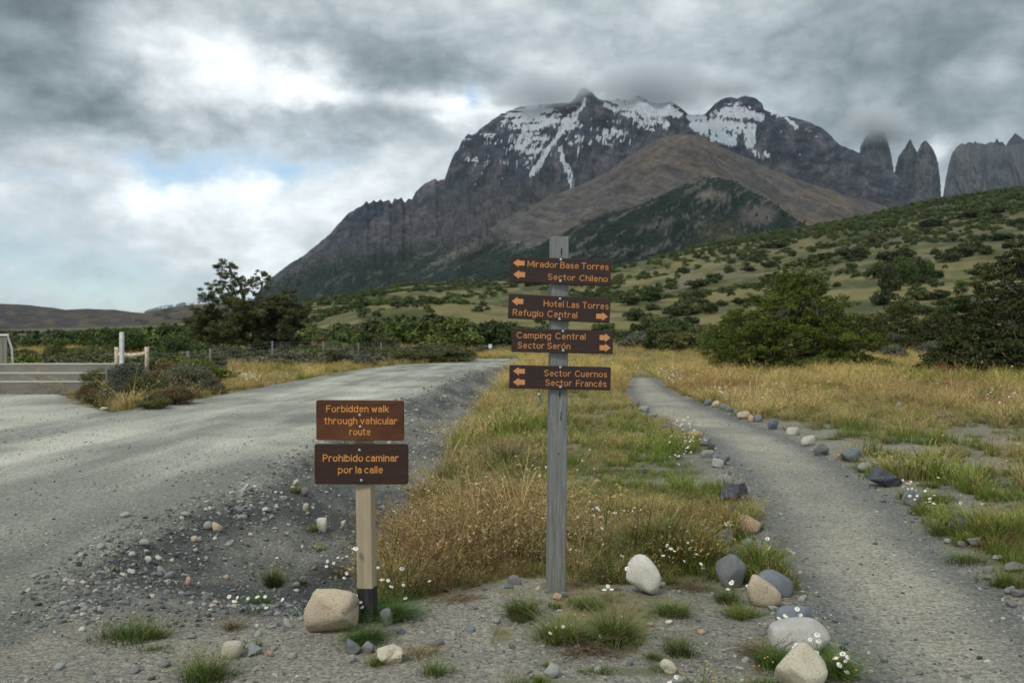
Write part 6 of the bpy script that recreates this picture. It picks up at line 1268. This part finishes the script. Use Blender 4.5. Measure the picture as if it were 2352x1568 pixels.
daisies('mixed daisies in the clump below the tall post', [(592,1112,0),(690,1140,1),(695,1055,1),(800,960,2),(820,995,2),(560,1050,2),(640,1070,2),(870,965,2),(1012,1278,0),(765,1050,2),(1190,975,2)], p3, 0, None, .10)
daisies('daisies in front of the grey domed boulder', [(350,565,0),(328,606,0),(463,582,1),(358,552,1)], p4, -.1, None, .08); daisies('tall daisies before the blue-grey boulder', [(802,742,0),(680,800,1),(822,782,1),(795,815,1),(725,785,1),(765,862,2)], p4, -.05, None, .12)
daisies('daisies growing before the long pale boulder', [(785,1005,0),(890,950,0),(928,1037,0),(848,1015,1),(950,958,1),(938,915,1),(800,990,1)], p4, -.1, None, .10); daisies('daisies right of the rough cream boulder at the bottom', [(1060,1070,1),(1088,1070,2),(1112,1047,0),(1132,1096,0),(1142,1172,0),(1205,1160,2),(1116,1225,0),(1250,1125,2),(1150,1070,1),(1205,1195,2),(1095,1120,1)], p4, 0, None, .08)
daisies('yellow-headed weeds left of the rough cream boulder', [(600,1070,2),(635,1105,2),(580,1078,2),(540,1130,2),(505,1150,2)], p4, 0, None, .07); daisies('daisies in the dry grass left of the white boulder', [(1045,742,1),(1075,722,0),(1105,740,1),(1238,572,1)], p3, 0, None, .08)
daisies('daisies in the grass behind the white boulder', [(985,60,1),(950,68,1),(958,125,1),(905,130,2),(1015,132,1),(865,122,1),(990,205,1),(822,158,1),(740,280,1),(1135,100,1)], p3, .1, None, .10, .018); daisies('single daisy left of the grey domed boulder', [(157,462,0),(150,432,1)], p4, 0, None, .08)
daisies('white flowers in the weeds above the grey domed boulder', [(185,187,0),(160,205,1),(225,200,1),(335,150,1),(320,160,1),(118,232,1),(150,210,1)], p4, .1, None, .1, .018); daisies('daisies at the left edge of the path beside the pink boulder', [(598,262,0),(618,320,1),(475,375,1),(610,330,1),(590,455,1)], p4, 0, None, .08)
# bright little flowers farther off, too small to part
fl = []
for i in range(2):
    o = bpy.data.objects.new('w%d' % i, DM[i]); fl.append(o)
CF = src('far_daisies', fl); F_ = []
for (u, v, ru, rv, n, s_) in [(1590,1042,44,30,40,.014),(1530,890,34,26,110,.03),(1545,870,30,12,60,.03),(1668,920,22,14,40,.025),(1575,1075,26,22,18,.014),(1460,865,12,18,30,.03),(570,882,22,8,60,.035),(2300,925,40,18,50,.03),(1570,1000,30,12,30,.02),(1380,1280,90,60,16,.013),(1300,1100,130,60,12,.012),(1030,1230,110,60,12,.012),(2075,1220,30,25,40,.016),(2060,1170,40,14,40,.017),(2010,1150,30,8,20,.016),(1560,1320,40,40,14,.014),(1400,1190,110,50,16,.012),(2120,1190,60,40,30,.016),(1200,1150,120,50,24,.013)]:
    for _ in range(n):
        x, y, z = hit(u+rs.normal()*ru*.6, max(800, v+rs.normal()*rv*.6)); 
        if sdf(A(x), A(y), PATH) < .02 or sdf(A(x), A(y), ROAD) < .02: continue
        F_.append((x, y, z+rs.uniform(.10, .22)*(1+y/40), s_*rs.uniform(.6, 1.1), rs.integers(2)))
F_ = np.array(F_); scatter('small_white_flowers', CF, F_[:, 0], F_[:, 1], F_[:, 2], F_[:, 3], F_[:, 4], np.ones((len(F_), 3)), label='small white flowers dotted through the grass', tilt=.5)
# brown tangled dry stems
def tangle(label, q, n, L_, seed):
    u, vb, wp, hp = q; x, y, z = hit(u, vb); k = y/F; r_ = np.random.default_rng(seed); g = G()
    for i in range(int(n*.7)):
        a = r_.random()*6.283; p = A(r_.normal()*wp*k*.25, r_.normal()*wp*k*.12, .01); P_ = [p]; d = A(math.cos(a), math.sin(a)*.6, r_.uniform(.1, .8))
        for j in range(5): d = d+A(r_.normal()*.3, r_.normal()*.3, -.22+r_.normal()*.15); d /= np.linalg.norm(d); P_.append(P_[-1]+d*L_*hp*k*.25); P_[-1][2] = max(P_[-1][2], .004)
        g.tube(P_, np.linspace(.0018, .0009, 6), 3, False, A(.17, .125, .08)*r_.uniform(.6, 1.5))
    o = g.build('dry_stems', M_leaf, None, False); o.location = (x, y, z); tag(o, label, 'dry plant', 'tangles of dry stems')
tangle('brown tangle of dry stems in the clump below the tall post', p3(920,1280,420,230), 170, 1.0, 1); tangle('dry brown stems left of the long pale boulder', p4(590,1060,220,200), 150, 1., 2); tangle('dry stems between the white boulder and the grey domed boulder', p3(1780,760,380,150), 110, 1.2, 3)
tangle('dry weed stems left of the pale post on the bank', p2(700,640,160,260), 60, 1.1, 4); tangle('tangled dry stems along the weedy edge right of the short post', p2(1700,860,460,130), 130, 1.1, 5); tangle('reddish dry stems around the grey streaked rock', p4(480,370,220,200), 130, 1., 6); tangle('arched reddish stems at the pit floor', p1(1700,970,260,60), 22, 1.8, 7)
